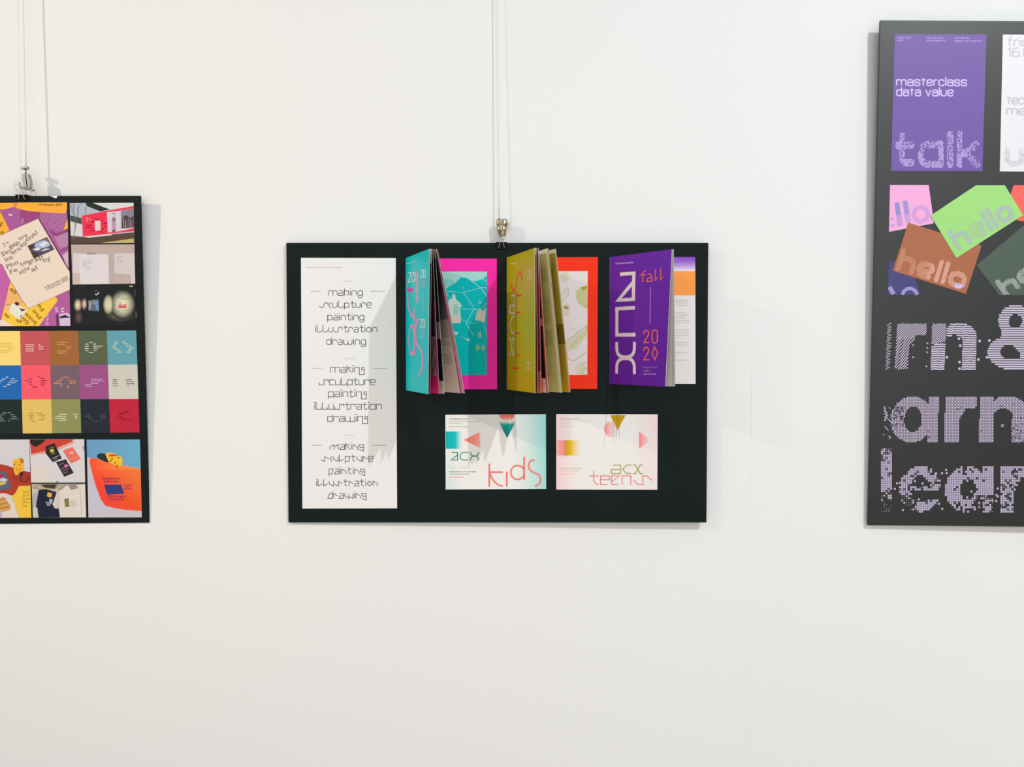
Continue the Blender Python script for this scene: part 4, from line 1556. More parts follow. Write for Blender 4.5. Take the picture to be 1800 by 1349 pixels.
gcol = [['7aa05a', 'fddd7e', 'c9595f', 'a56a3d', '5d664f', '66a4b3'],
        ['d9b3c0', '256bb8', 'fd6070', '7a646d', 'a1558a', 'd3cfc3'],
        ['5b8fb0', '24302f', 'e8c46c', '94945e', '2a2f38', 'c52a42']]
tcol = [['dfe6c8', 'e2b94e', 'ecd3cd', 'd6a24c', 'dcd9c8', 'd3ddb0'],
        ['8a5a70', 'cfdcec', '8a1030', 'd6956e', 'c4a2dd', '8a877e'],
        ['e6e6e6', '8d9695', 'b2944a', 'e6e6cc', '525a68', '6f1526']]
bars = {  # text blocks on the squares, in the enlargement's units
    (0, 1): [(-40, 135, 205), (-60, 150, 235), (90, 175, 258), (-60, 140, 285), (-30, 100, 308)],
    (0, 2): [(310, 415, 216), (310, 415, 240), (310, 412, 268), (312, 410, 293), (468, 495, 218), (470, 525, 240), (470, 530, 268)],
    (0, 3): [(690, 822, 188), (690, 800, 214), (812, 868, 240), (812, 858, 264), (692, 815, 294), (695, 792, 318)],
    (0, 4): [(1085, 1130, 188), (1040, 1075, 208), (1135, 1172, 208), (1030, 1078, 234), (1132, 1250, 234), (1028, 1078, 260), (1135, 1200, 258), (1035, 1078, 286), (1138, 1180, 286), (1080, 1138, 310)],
    (0, 5): [(1398, 1435, 186), (1385, 1420, 208), (1360, 1408, 234), (1372, 1425, 258), (1410, 1460, 282), (1435, 1490, 306), (1488, 1520, 184), (1510, 1550, 206), (1535, 1590, 232), (1570, 1630, 256), (1560, 1605, 280), (1535, 1585, 306)],
    (1, 1): [(70, 105, 610), (20, 75, 632), (-40, 35, 655), (-50, 15, 680), (135, 180, 630), (120, 218, 655), (95, 185, 680), (85, 125, 702), (38, 90, 724)],
    (1, 2): [(460, 492, 605), (355, 388, 630), (300, 388, 655), (355, 385, 678), (358, 395, 702), (395, 455, 730), (492, 545, 628), (498, 572, 655), (495, 550, 682), (492, 540, 706)],
    (1, 3): [(760, 830, 612), (725, 765, 636), (830, 850, 634), (675, 750, 660), (840, 930, 660), (655, 745, 686), (845, 915, 684), (722, 765, 710), (815, 845, 712), (805, 840, 736)],
    (1, 4): [(1108, 1240, 636), (1108, 1270, 660), (1108, 1195, 686), (1030, 1110, 700), (1030, 1128, 724)],
    (1, 5): [(1370, 1430, 640), (1370, 1430, 664), (1370, 1432, 690), (1372, 1432, 716), (1525, 1600, 640), (1532, 1632, 664), (1535, 1635, 690), (1540, 1575, 716)],
    (2, 1): [(30, 80, 1048), (95, 140, 1044), (-20, 45, 1070), (130, 170, 1068), (-30, 25, 1095), (145, 200, 1092), (-20, 45, 1118), (130, 215, 1118), (-10, 62, 1142), (100, 120, 1142)],
    (2, 2): [(358, 410, 1050), (440, 515, 1052), (340, 410, 1076), (470, 550, 1076), (358, 405, 1100), (510, 548, 1100), (356, 402, 1124), (470, 535, 1126), (385, 440, 1150)],
    (2, 3): [(720, 810, 1062), (675, 800, 1088), (665, 805, 1112), (710, 815, 1136), (895, 940, 1062), (912, 942, 1088), (908, 940, 1110)],
    (2, 4): [(1050, 1105, 1062), (1025, 1105, 1086), (1070, 1120, 1108), (1110, 1135, 1134), (1145, 1195, 1152), (1220, 1290, 1062), (1222, 1295, 1086), (1218, 1285, 1110), (1205, 1250, 1134)],
}
for r in range(3):
    for c in range(-2, 5):
        ci = c + 1
        colh = gcol[r][ci % 6] if ci >= 0 else ['a33f5a', '4f7f86', 'e0a050'][r]
        q = [gpt(c, r), gpt(c + 1, r), gpt(c + 1, r + 1), gpt(c, r + 1)]
        sq = lsheet(q, const(colh), 'colour_square')
        if (r, ci) in bars:
            a = Art(fL, TH)
            for x0, x1, y in bars[(r, ci)]:
                p, q2 = GX((x0, y), (x1, y))
                a.greek(p[0], q2[0], p[1], 1.7, tcol[r][ci], 1)
            a.build('small_print', M_print_satin, sq)
        if (r, ci) == (2, 5):
            a = Art(fL, TH)
            for seg in ([(1595, 1018), (1500, 1042), (1450, 1060)], [(1450, 1085), (1500, 1110), (1600, 1142)], [(1520, 1035), (1440, 1085)], [(1440, 1090), (1520, 1145)], [(1480, 1048), (1560, 1022)]):
                a.stroke(GX(*seg), .8, tcol[2][5], 1)
            a.build('small_print', M_print_satin, sq)

# bottom row of photographs
B1 = crop(0, 765, 8.993)
p5 = lsheet([(-111, 773.6)] + B1((462, 72), (495, 1310)) + [(-106, 911.6)], const('d9d5da'), label='photograph of a yellow toy and leaflets on red card')
a = Art(fL, TH)
a.poly(B1((-300, 500), (0, 460), (100, 480), (210, 520), (210, 640), (480, 580), (488, 800), (190, 960), (80, 920), (-300, 940)), 'b7412f', 1)
a.poly(B1((205, 510), (375, 570), (475, 590), (480, 700), (340, 740), (200, 720)), 'a53a30', 2)
a.poly(B1((-80, 600), (85, 575), (180, 845), (0, 880), (-100, 860)), '5d6a84', 3)
a.poly(B1((-60, 640), (60, 625), (75, 650), (-10, 690)), 'c8285e', 4)
a.poly(B1((0, 690), (60, 675), (130, 715), (70, 740), (-20, 730)), 'c9d0d8', 4)
a.poly(B1((0, 745), (100, 735), (95, 770), (20, 800), (-20, 780)), 'e3b85a', 4)
a.poly(B1((200, 420), (220, 390), (320, 360), (370, 385), (378, 570), (345, 580), (270, 640), (235, 625), (215, 560)), 'f6b53a', 4)
a.poly(B1((320, 362), (370, 385), (368, 440), (325, 445)), 'b8742c', 5)
for c_ in ((225, 470), (310, 470), (265, 550), (320, 535), (300, 590)):
    a.circle(B1(c_)[0], 1.3, 'b06a1c', 5)
a.poly(B1((300, 620), (340, 575), (365, 590), (350, 650)), '3a2320', 5)
a.stroke(B1((350, 620), (320, 690), (335, 740), (410, 745), (430, 700), (475, 670)), .9, '4a1e1c', 5)
a.stroke(B1((410, 745), (475, 742)), .9, '4a1e1c', 5)
a.poly(B1((180, 970), (240, 925), (300, 810), (480, 800), (494, 1308), (310, 1308), (215, 1040)), 'f4c948', 6)
a.poly(B1((-300, 1000), (60, 930), (200, 1050), (305, 1308), (-300, 1308)), 'e6d7cf', 5)
a.poly(B1((-200, 1060), (60, 975), (175, 1130), (150, 1190), (0, 1225), (-200, 1260)), 'd69c55', 6)
for k in range(6):
    a.stroke(B1((-20, 1040 + k * 32), (100 + k * 10, 1000 + k * 34)), .9, ('a8743a', 'e6b878')[k % 2], 7)
a.poly(B1((-30, 1210), (25, 1195), (30, 1300), (-30, 1308)), 'cfa6d2', 7)
for s, y in (('7th', 925), ('Sin', 975), ('Inte', 1030), ('Pho', 1085), ('Fe', 1140)):
    p = B1((360, y))[0]
    a.text(s, p[0], p[0] + 3.6 * len(s), p[1], 3.0, 'a8862a', 8, -4)
a.build('printed_shapes', M_print_satin, p5)
p6 = lsheet(B1((468, 70), (1330, 68), (1345, 752), (492, 755)), const('dcd8da'), label='photograph of two dark cards and a pink card on white')
a = Art(fL, TH)
a.poly(B1((470, 72), (1165, 70), (1130, 110), (900, 215), (700, 290), (492, 322)), 'd0483c', 1)
a.poly(B1((475, 72), (735, 72), (650, 140), (560, 190), (480, 140)), '2c2a26', 2)
a.poly(B1((850, 225), (1140, 105), (1165, 90), (1160, 130), (930, 235), (500, 325), (495, 300)), 'e9a594', 2)
a.poly(B1((492, 520), (600, 440), (760, 560), (800, 750), (495, 752)), 'e3d7cf', 1)
a.poly(B1((720, 180), (860, 130), (975, 370), (835, 430), (720, 290)), '2f2c34', 4)
a.poly(B1((780, 240), (840, 215), (860, 260), (810, 285)), 'd3c34a', 5)
a.stroke(B1((770, 215), (860, 185)), 1.0, '9a8f58', 5)
a.stroke(B1((810, 305), (870, 285)), 1.0, 'b8aa4c', 5)
a.stroke(B1((830, 370), (935, 325)), .9, 'cfcfcf', 5)
a.stroke(B1((840, 395), (900, 372)), .9, 'a8a8a8', 5)
a.poly(B1((885, 430), (1040, 385), (1165, 600), (1015, 662)), '3a2c38', 4)
a.poly(B1((1010, 475), (1060, 460), (1085, 500), (1030, 520)), 'd77aa0', 5)
for (x0, y0, x1, y1) in ((940, 470, 1010, 440), (960, 540, 1050, 500), (985, 570, 1090, 530), (1000, 610, 1070, 580)):
    a.stroke(B1((x0, y0), (x1, y1)), 1.0, 'a38a98', 5)
a.poly(B1((990, 245), (1145, 190), (1275, 380), (1120, 450)), 'f07468', 3)
a.circle(B1((1130, 280))[0], 3.4, 'efc2b4', 4, ry=2.2)
a.stroke(B1((1110, 385), (1220, 350)), .8, 'f2b0a4', 4)
a.circle(B1((905, 740))[0], 2.4, '9c979c', 3, ry=1.4)
a.poly(B1((1300, 190), (1334, 160), (1336, 250), (1310, 240)), 'a89ca0', 3)
a.build('printed_shapes', M_print_satin, p6)
p7 = lsheet(B1((500, 775), (1345, 772), (1362, 1303), (520, 1308)), const('cfc5ba'), label='photograph of a navy and a white shirt on hangers')
a = Art(fL, TH)
a.poly(B1((510, 780), (1345, 775), (1347, 850), (900, 870), (620, 860), (520, 850)), 'a99a86', 1)
a.stroke(B1((520, 790), (640, 830), (720, 850)), 1.6, 'e2c48a', 2)
a.stroke(B1((700, 860), (880, 870), (980, 790)), 1.8, 'd9c6a8', 2)
a.poly(B1((650, 785), (900, 780), (860, 850), (700, 830)), '5c4a40', 1)
a.poly(B1((610, 870), (720, 855), (890, 900), (850, 1100), (930, 1160), (945, 1303), (610, 1306), (590, 1150), (565, 1145)), '232a3c', 3)
a.poly(B1((800, 875), (890, 905), (860, 1020), (760, 1000)), '3d2c48', 4)
a.poly(B1((755, 905), (825, 920), (815, 975), (780, 990), (740, 965)), 'e9b23c', 5)
for k in range(4):
    p = B1((720 + k * 8, 1060 + k * 18))[0]
    a.greek(p[0], p[0] + 9 - k, p[1], 1.0, 'c5cad6', 5)
a.poly(B1((780, 1010), (830, 1015), (825, 1090), (780, 1085)), 'aab4cc', 5)
a.poly(B1((940, 890), (1050, 800), (1345, 780), (1362, 1303), (950, 1303), (925, 1155), (870, 1165), (830, 1100), (880, 960)), 'e3dbd0', 6)
a.poly(B1((940, 890), (950, 1300), (925, 1160), (870, 1165), (835, 1100)), 'd6ccc2', 7)
a.poly(B1((1015, 1010), (1085, 1000), (1095, 1135), (1030, 1142)), '8f7c4a', 8)
for k in range(6):
    p = B1((1110, 1045 + k * 17))[0]
    a.greek(p[0], p[0] + 10, p[1], .7, 'b9b0a6', 8)
a.poly(B1((1080, 790), (1200, 785), (1240, 840), (1120, 870)), '9b9094', 7)
a.stroke(B1((1260, 790), (1290, 1290)), .8, 'cdbfb0', 7)
a.poly(B1((512, 960), (590, 880), (570, 1100), (515, 1150)), 'b8b0ba', 2)
for k in range(5):
    a.stroke(B1((520, 1180 + k * 25), (590, 1178 + k * 25)), 1.2, 'ddd9d6', 2)
a.build('printed_shapes', M_print_satin, p7)
B2 = crop(120, 765, 8.434)
p8 = lsheet(B2((272, 70), (1062, 68), (1090, 1222), (300, 1224)), const('cbc7d2'), label='photograph of an orange banner with a blue box on blue')
a = Art(fL, TH)
a.grid(B2((272, 70), (1062, 68), (1072, 500), (278, 330)), lambda s, t: mixc(H('6f9fc8'), H('70b2d2'), s), 1, 4, 1)
a.poly(B2((310, 385), (330, 345), (420, 350), (590, 400), (800, 445), (930, 475), (1071, 503), (1074, 520), (1086, 1115), (1086, 1130), (850, 1110), (680, 1085), (545, 1045), (480, 950), (400, 730), (345, 530)),
       ['ff5a38', 'ff5a38', 'ff5c3a', 'ff7a40', 'ff8e48', 'ff9648', 'ff9248', 'f88040', 'f65a2c', 'ff6238', 'ff5e3c', 'ff4f42', 'fb4a42', 'f7463e', 'fb4c3c', 'ff5438'], 2)
a.poly(B2((425, 300), (470, 270), (555, 280), (600, 410), (560, 405), (430, 340)), '31343a', 3)
a.poly(B2((550, 290), (575, 262), (650, 262), (800, 335), (808, 425), (740, 500), (700, 450), (600, 400)), 'f8c238', 4)
a.poly(B2((600, 300), (640, 285), (740, 300), (700, 315), (600, 320)), 'd9452c', 5)
a.poly(B2((700, 445), (745, 440), (740, 500), (715, 490)), 'c4731c', 5)
for c_ in ((745, 338), (630, 385), (695, 415), (650, 350)):
    a.circle(B2(c_)[0], 1.6, '5a4010', 5, ry=1.1)
a.poly(B2((530, 738), (780, 735), (830, 870), (575, 885)), '34437f', 4)
VT = '93305f'
for s, x0, x1, y, xh in (('Singapore', 500, 765, 660, 3.4), ('Internati', 530, 740, 705, 3.0), ('onal', 820, 935, 760, 3.0), ('phy', 830, 935, 805, 3.0), ('Photogra', 590, 850, 925, 3.0), ('Festival', 605, 820, 968, 3.2)):
    p, q = B2((x0, y), (x1, y))
    a.text(s, p[0], q[0], p[1], xh, VT, 4, 0, 0.012)
a.build('printed_shapes', M_print_satin, p8)

# ------------------------------------------------------------------ right board prints
fR = flat_map(PR, oR)


def rsheet(quad, cols, name, mat=M_print_gloss, **kw):
    return sheet(name, PR, quad, TH, mat, cols, eR, oR, **kw)


T0 = crop(1520, 20, 4.496)
v1 = rsheet(T0((235, 178), (962, 182), (930, 1263), (208, 1262)), const('6c4aa2'), 'poster_print', label='purple poster reading masterclass data value talk')
v2 = rsheet(T0((1092, 183), (1812, 188), (1790, 1270), (1068, 1265)), const('eae7ea'), 'poster_print', label='white poster with pale grey lettering')
TM = crop(1560, 50, 9.633)
a = Art(fR, TH)
LV = 'd2bdf2'
for s, x0, x1, y in (('masterclass', 145, 1348, 978), ('data value', 145, 1118, 1150)):
    p, q = TM((x0, y), (x1, y))
    gr_text(a, s, p[0], q[0], p[1], 12.6, LV, 1, .25, .19, .09)
    cut(a, 'lettering', M_print_gloss, v1, label='pale lilac words ' + s)
a = Art(fR, TH)
for x0, x1, y in ((160, 405, 158), (160, 275, 203), (655, 945, 160), (655, 985, 205), (1130, 1385, 163), (1135, 1590, 213)):
    p, q = TM((x0, y), (x1, y))
    a.greek(p[0], q[0], p[1], 3.2, '9a7cc4', 1)
a.build('small_print', M_print_gloss, v1)
a = Art(fR, TH)
GY = 'c9c5cc'
for s, x0, x1, y, xh in (('frid', 1128, 1300, 278, 13), ('16.0', 1128, 1315, 362, 13), ('tec', 1122, 1262, 738, 13), ('me', 1118, 1272, 822, 13)):
    p, q = T0((x0, y), (x1, y))
    gr_text(a, s, p[0], q[0], p[1], xh, GY, 1, .3, .19, .09)
    cut(a, 'lettering', M_print_gloss, v2)


def inside_text(word, wd, gap):
    """point test against a word of thick strokes (x-height units)"""
    pls, tot = gr_layout(word, gap, wd)
    segs = [(a_, b_) for p in pls for a_, b_ in zip(p[:-1], p[1:])]

    def f(P, ex=1.0):
        P = np.asarray(P, float)
        r = np.zeros(len(P), bool)
        for a_, b_ in segs:
            a_, b_ = np.array(a_), np.array(b_)
            d = b_ - a_
            t = np.clip(((P - a_) @ d) / max(1e-9, d @ d), 0, 1)
            q = P - (a_ + t[:, None] * d)
            r |= (q[:, 0] * ex) ** 2 + q[:, 1] ** 2 <= (wd / 2) ** 2
        return r
    return f, tot, 1.0


def tile_text(art, s, x0, x1, base, xh, pitch, size, col, layer, ang=0.0, wd=.27, gap=.14, keep=None, seed=1, ymax=1e9):
    f, w_, X = inside_text(s, wd, gap)
    sx, sy = (x1 - x0) / w_, xh / X
    ca, sa = cos(radians(ang)), sin(radians(ang))
    nx = int((x1 - x0) / pitch) + 1
    ny = int(xh * 2.2 / pitch)
    pts = [((i + .5) * pitch, (j + .5) * pitch - xh * .5) for j in range(ny) for i in range(nx)]
    ins = f([(p[0] / sx, p[1] / sy) for p in pts])
    rd = random.Random(seed)
    for p, k in zip(pts, ins):
        if not k:
            continue
        z = 1.0
        if keep:
            z = keep(p[0] / (x1 - x0), p[1] / xh, rd)
            if z <= 0:
                continue
        h = size * z / 2
        q = [(p[0] - h, p[1] - h), (p[0] + h, p[1] - h), (p[0] + h, p[1] + h), (p[0] - h, p[1] + h)]
        q = [(x0 + ca * a_ + sa * b_, base + sa * a_ - ca * b_) for a_, b_ in q]
        if max(v[1] for v in q) > ymax:
            continue
        c = col(p[0] / (x1 - x0), p[1] / xh, rd) if callable(col) else col
        art.poly(q, c, layer)


# dotted 'talk' and its pale twin
TK = crop(1560, 210, 7.5)
a = Art(fR, TH)


def talk_keep(x, y, rd):
    d = .30 if (x < .2 and y > .35) else .42 if (.25 < x < .5 and y > .55) else .25 if .55 < x < .72 else .35 if (x > .72 and y > .7) else .5 if x > .86 else .14
    return 0 if rd.random() < d else 1


p, q = TK((100, 640), (1215, 640))
tile_text(a, 'TAlk', p[0], q[0], p[1], 48, 1.9, 1.75, H('b79ede'), 1, .2, .27, .16, talk_keep, 3)
a.build('dotted_lettering', M_print_gloss, v1, label='scattered pixel lettering talk')
a = Art(fR, TH)
p = TK((1545, 622))[0]
tile_text(a, 'us', p[0], p[0] + 72, p[1], 34, 1.9, 1.6, H('cfcbd0'), 1, .2, .30, .16, lambda x, y, rd: 0 if rd.random() < .25 else 1, 5)
a.build('dotted_lettering', M_print_gloss, v2)

# the loose hello cards
HH = crop(1520, 300, 5.621)


def hello_card(quad, col, base, label):
    a = Art(fR, base)
    a.poly(HH(*quad), col, 0)
    o = a.build('card_print', M_print_gloss, eR, label=label)
    return o


c1 = hello_card([(250, 142), (632, 142), (682, 505), (680, 522), (240, 606)], 'f7acdb', .0003, 'pink card with mauve letters')
a = Art(fR, .0003)
a.stroke(HH((316, 318), (352, 545)), 8.2, '8f8ccc', 1)
a.stroke(HH((338, 440), (354, 548)), 8.2, 'c39ad6', 2)
a.stroke(HH((398, 298), (432, 512)), 8.6, '9d94cf', 1)
a.stroke(HH((418, 430), (432, 512)), 8.6, 'c79fd8', 2)
ox, oy = HH((555, 432))[0]
a.stroke([(ox + 12.2 * cos(2 * pi * k / 26), oy + 12.4 * sin(2 * pi * k / 26)) for k in range(26)], 7.4, 'd79cdb', 1, closed=True)
a.stroke(HH((258, 480), (290, 470)), 3.5, 'b99fd8', 1)
a.stroke(HH((255, 550), (300, 535)), 5.0, 'd39fd8', 1)
a.build('lettering', M_print_gloss, c1)
c5 = hello_card([(235, 905), (290, 890), (490, 1050), (550, 1228), (228, 1228)], '3b3374', .0003, 'dark blue card corner with lilac letters')
a = Art(fR, .0003)
a.stroke(HH((245, 1150), (285, 1222)), 7.6, '9b93cc', 1)
a.stroke(HH((372, 1228), (385, 1195), (420, 1168), (460, 1165), (500, 1190), (520, 1228)), 6.0, '9b93cc', 1)
a.build('lettering', M_print_gloss, c5)
c4 = hello_card([(1590, 525), (1105, 935), (1330, 1232), (2000, 1232), (2000, 860)], '435645', .0003, 'dark green card with grey dotted letters')
a = Art(fR, .0003)
p = HH((1395, 1262))[0]
tile_text(a, 'hEllo', p[0], p[0] + 128, p[1], 26, 1.5, 1.45, H('96a09c'), 1, -35, .33, .10, lambda x, y, rd: 0 if rd.random() < .04 else 1, 9, HH((0, 1232))[0][1])
a.build('dotted_lettering', M_print_gloss, c4)
c6 = hello_card([(1470, 145), (2050, 145), (1990, 420), (1900, 560), (1500, 490), (1440, 240)], 'fb5f52', .0003, 'red card at the right')
c2 = hello_card([(430, 515), (1155, 740), (1000, 1220), (275, 990)], 'ad6138', .0007, 'brown card reading hello in pink dots')
a = Art(fR, .0007)
p = HH((300, 985))[0]


def hb(x, y, rd):
    c = mixc(H('c2805a'), H('dba08c'), max(0, min(1, (x - .2) * 2)) * .6 + (.5 if .45 < x < .72 else 0))
    if x > .86 and y < .3:
        c = H('cdbcf0')
    return c


tile_text(a, 'hEllo', p[0], p[0] + 126, p[1], 30, 1.5, 1.5, hb, 1, 16.5, .32, .10, lambda x, y, rd: 0 if rd.random() < .05 else 1, 11)
a.build('dotted_lettering', M_print_gloss, c2)
c3 = hello_card([(1100, 145), (1385, 145), (1565, 440), (905, 865), (650, 445)], 'a0dd78', .0011, 'bright green card reading hello in grey')
a = Art(fR, .0011)
p = HH((925, 800))[0]
tile_text(a, 'hEllo', p[0], p[0] + 119, p[1], 31, 1.35, 1.36, lambda x, y, rd: mixc(H('a6c4a4'), H('a9bdb9'), rd.random()) if not .28 < x < .46 else H('a3cd8c'), 1, -30.5, .33, .10, None, 13)
a.build('dotted_lettering', M_print_gloss, c3)

# big patterned lettering: shapes given by simple point tests in each enlargement's units
LI, LI2 = H('bdaccb'), H('cfc3da')


def rect(x, y, x0, x1, y0, y1):
    return x0 <= x <= x1 and y0 <= y <= y1


def ell(x, y, cx, cy, rx, ry):
    return ((x - cx) / rx) ** 2 + ((y - cy) / ry) ** 2 <= 1


def g_r(x, y, x0, st, top, bot, x1):
    if rect(x, y, x0, x0 + st, top, bot):
        return True
    a_h = (bot - top) * .26
    if rect(x, y, x0 + st, x1, top, top + a_h) and not (x < x0 + st * 1.12 and y < top + a_h * .45):
        return True
    return x > x0 + st and top < y < top + a_h * 2.1 and x < x1 and (x - x0 - st) / ((x1 - x0 - st) * .55) + (y - top - a_h * .6) / (a_h * 1.4) < 1


def g_n(x, y, x0, st, top, bot, x1):
    h = bot - top
    if not rect(x, y, x0, x1, top, bot):
        return False
    if x <= x0 + st:
        return True
    cx, cy = x1 - (x1 - x0) * .34, top + h * .30
    if x > cx and y < cy and not ell(x, y, cx, cy, x1 - cx, h * .30):
        return False
    if x < x0 + st * 1.3 and y < top + h * .11 * (1 - (x - x0 - st) / (st * .3)):
        return False
    if x < x1 - st:
        icx, rx = (x0 + x1) / 2, (x1 - x0 - 2 * st) / 2
        u = min(1.0, abs(x - icx) / rx)
        if y > top + h * .26 + (1 - sqrt(1 - u * u)) * h * .11:
            return False
    return True


def g_a(x, y, x0, st, top, bot, x1):
    if rect(x, y, x1 - st * .85, x1, top, bot):
        return True
    cx, cy = (x0 + x1 - st * .45) / 2, (top + bot) / 2
    rx, ry = (x1 - st * .45 - x0) / 2, (bot - top) / 2
    return ell(x, y, cx, cy, rx * 1.02, ry) and not ell(x, y, cx + st * .1, cy, rx - st * .98, ry - st * .86)


def g_e(x, y, x0, st, top, bot, x1):
    cx, cy = (x0 + x1) / 2, (top + bot) / 2
    rx, ry = (x1 - x0) / 2, (bot - top) / 2
    if not ell(x, y, cx, cy, rx, ry):
        return False
    if rect(x, y, x0, x1, cy - st * .25, cy + st * .12):
        return True
    if ell(x, y, cx, cy, rx - st * .85, ry - st * .7):
        return False
    return not (x > cx + st * .2 and cy + st * .1 < y < cy + ry * .48)


def g_amp(x, y):
    if ell(x, y, 1710, 275, 195, 178):
        return not ell(x, y, 1706, 280, 66, 74)
    if ell(x, y, 1700, 620, 305, 197):
        return not (ell(x, y, 1630, 612, 80, 75) or (1630 < x < 1750 and 600 < y < 690 and y > 520 + (x - 1630) * .9))
    return rect(x, y, 1545, 1880, 330, 480)


# row 1: striped lettering
I1 = crop(1510, 520, 6.207)
rd = random.Random(21)
a = Art(fR, TH)
for k in range(17):                               # remains of the first letter
    y = 305 + k * 29.5
    xo = 285 + (17 - k) * 1.2
    a.stroke(I1((xo + 6, y + 30), (xo + 30, y), (xo + 52, y + 12)) if k % 3 else I1((xo, y + 24), (xo + 45, y - 8)), 1.1, LI2, 1)
a.build('striped_lettering', M_print_gloss, eR, label='broken slanting strokes of a lilac letter')
a = Art(fR, TH)


def stripes(art, test, x0, x1, y0, y1, pitch, wd, slope, col, wob=0.0, step=6.0, gate=None):
    y = y0 - abs(slope) * (x1 - x0)
    while y < y1 + abs(slope) * (x1 - x0):
        run = []
        x = x0
        ph = 0.35 * y / pitch + rd.random() * .7
        while x <= x1:
            yy = y + slope * (x - x0)
            if test(x, yy) and (gate is None or gate(x, yy)):
                run.append((x, yy + wob * (sin(x / 19 + ph) + sin(x / 11 + ph * 2))))
            else:
                if len(run) > 1:
                    art.stroke(I1(*run[::3], run[-1]) if len(run) > 3 else I1(run[0], run[-1]), wd, col, 1, sub=50)
                run = []
            x += step
        if len(run) > 1:
            art.stroke(I1(*run[::3], run[-1]), wd, col, 1, sub=50)
        y += pitch


tr = lambda x, y: g_r(x + (y - 300) * .06, y, 415, 150, 302, 805, 742)
stripes(a, tr, 370, 745, 300, 470, 25, 1.5, .95, LI2, gate=lambda x, y: y < 470)
stripes(a, lambda x, y: tr(x, y) and y >= 460, 370, 745, 440, 810, 33, 1.5, -1.15, LI2, 3.0)
for p in ((590, 540), (745, 520), (745, 570), (742, 618), (590, 672), (735, 770)):
    a.stroke(I1((p[0] - 8, p[1] - 8), (p[0] + 8, p[1] + 8)), 2.2, LI, 1)
a.build('striped_lettering', M_print_gloss, eR, label='letter r in lilac diagonal stripes')
a = Art(fR, TH)
tn = lambda x, y: g_n(x + (y - 300) * .035, y, 795, 158, 302, 806, 1292)
stripes(a, tn, 770, 960, 300, 520, 25, 1.5, .95, LI2, gate=lambda x, y: x < 955 and y < 540 - (x - 780) * .2)
stripes(a, lambda x, y: tn(x, y) and (x >= 955 or y >= 540 - (x - 780) * .2), 770, 1292, 312, 812, 24.5, 2.4, 0.0, LI2, 1.8)
for p in ((1090, 470), (1105, 545), (960, 672), (1097, 725), (1097, 797), (1315, 495), (1302, 697)):
    c = I1(p)[0]
    a.poly([(c[0] - 2, c[1] - 2), (c[0] + 2, c[1] - 2), (c[0] + 2, c[1] + 2), (c[0] - 2, c[1] + 2)], LI2, 1)
a.build('striped_lettering', M_print_gloss, eR, label='letter n in lilac wavy stripes')
a = Art(fR, TH)
stripes(a, g_amp, 1385, 2020, 112, 812, 24.5, 2.5, 0.0, LI2, 0.3, step=12)
for p in ((1422, 490), (1395, 672)):
    c = I1(p)[0]
    a.poly([(c[0] - 2, c[1] - 2), (c[0] + 2, c[1] - 2), (c[0] + 2, c[1] + 2), (c[0] - 2, c[1] + 2)], LI2, 1)
a.build('striped_lettering', M_print_gloss, eR, label='ampersand in lilac horizontal stripes')


def cells(art, fn, test, x0, x1, y0, y1, pitch, size, col, layer=1, keep=None, shift=0.0, seed=1):
    r_ = random.Random(seed)
    y = y0
    j = 0
    while y <= y1:
        x = x0 + (shift if j % 2 else 0)
        while x <= x1:
            if test(x, y):
                z = keep(x, y, r_) if keep else 1.0
                if z > 0:
                    h = size * z / 2
                    art.poly(fn((x - h, y - h), (x + h, y - h), (x + h, y + h), (x - h, y + h)), col, layer)
            x += pitch
        y += pitch
        j += 1


# row 2: dotted weave lettering
A2 = crop(1540, 680, 6.923)
WV, WD = H('9a8aa4'), H('ded5e6')
lean = lambda x, y: x + (y - 400) * .025
for nm, tst, x0, x1 in (('a', lambda x, y: g_a(lean(x, y), y, 180, 150, 118, 682, 757), 165, 775),
                        ('r', lambda x, y: g_r(lean(x, y), y, 836, 172, 120, 682, 1212), 820, 1225),
                        ('n', lambda x, y: g_n(lean(x, y), y, 1258, 172, 124, 686, 1826), 1240, 1850)):
    a = Art(fR, TH)
    sparse = (lambda x, y, r_: 0 if (x < 340 and 250 < y < 480 and r_.random() < .35) or r_.random() < .012 else 1) if nm == 'a' else (lambda x, y, r_: 0 if (x > 1640 and y > 380 and r_.random() < .2) or r_.random() < .008 else 1)
    cells(a, A2, tst, x0, x1, 112, 692, 18.0, 15.5, WV, 1, sparse, 0, 31)
    cells(a, A2, tst, x0, x1, 112, 692, 36.0, 15.0, WD, 2, sparse, 0, 33)
    cells(a, A2, tst, x0 + 18, x1, 130, 692, 36.0, 11.0, H('c4b7cd'), 2, sparse, 0, 35)
    a.build('dotted_lettering', M_print_gloss, eR, label='lilac letter %s in a woven dot pattern' % nm)
a = Art(fR, TH)
for seg in ([(95, 240), (115, 270), (100, 300), (140, 320)], [(95, 330), (140, 350), (100, 375)], [(125, 370), (195, 450)], [(95, 415), (125, 400)], [(105, 482), (152, 535)], [(150, 600), (178, 615), (160, 638)], [(85, 575), (98, 590)], [(155, 250), (175, 270)], [(98, 255), (130, 345), (100, 420)]):
    a.stroke(A2(*seg), 1.7, H('b0a3ba'), 1)
c = A2((1538, 475))[0]
a.stroke([(c[0] - 2.2, c[1] - 2.2), (c[0] + 2.2, c[1] + 2.2)], 1.5, 'b0b3ac', 1)
a.stroke([(c[0] + 2.2, c[1] - 2.2), (c[0] - 2.2, c[1] + 2.2)], 1.5, 'b0b3ac', 2)
a.build('dotted_lettering', M_print_gloss, eR, label='loose fragments of a lilac letter')
# row 3: square pixel lettering
A3 = crop(1540, 780, 6.923)
PX = H('bcafc8')


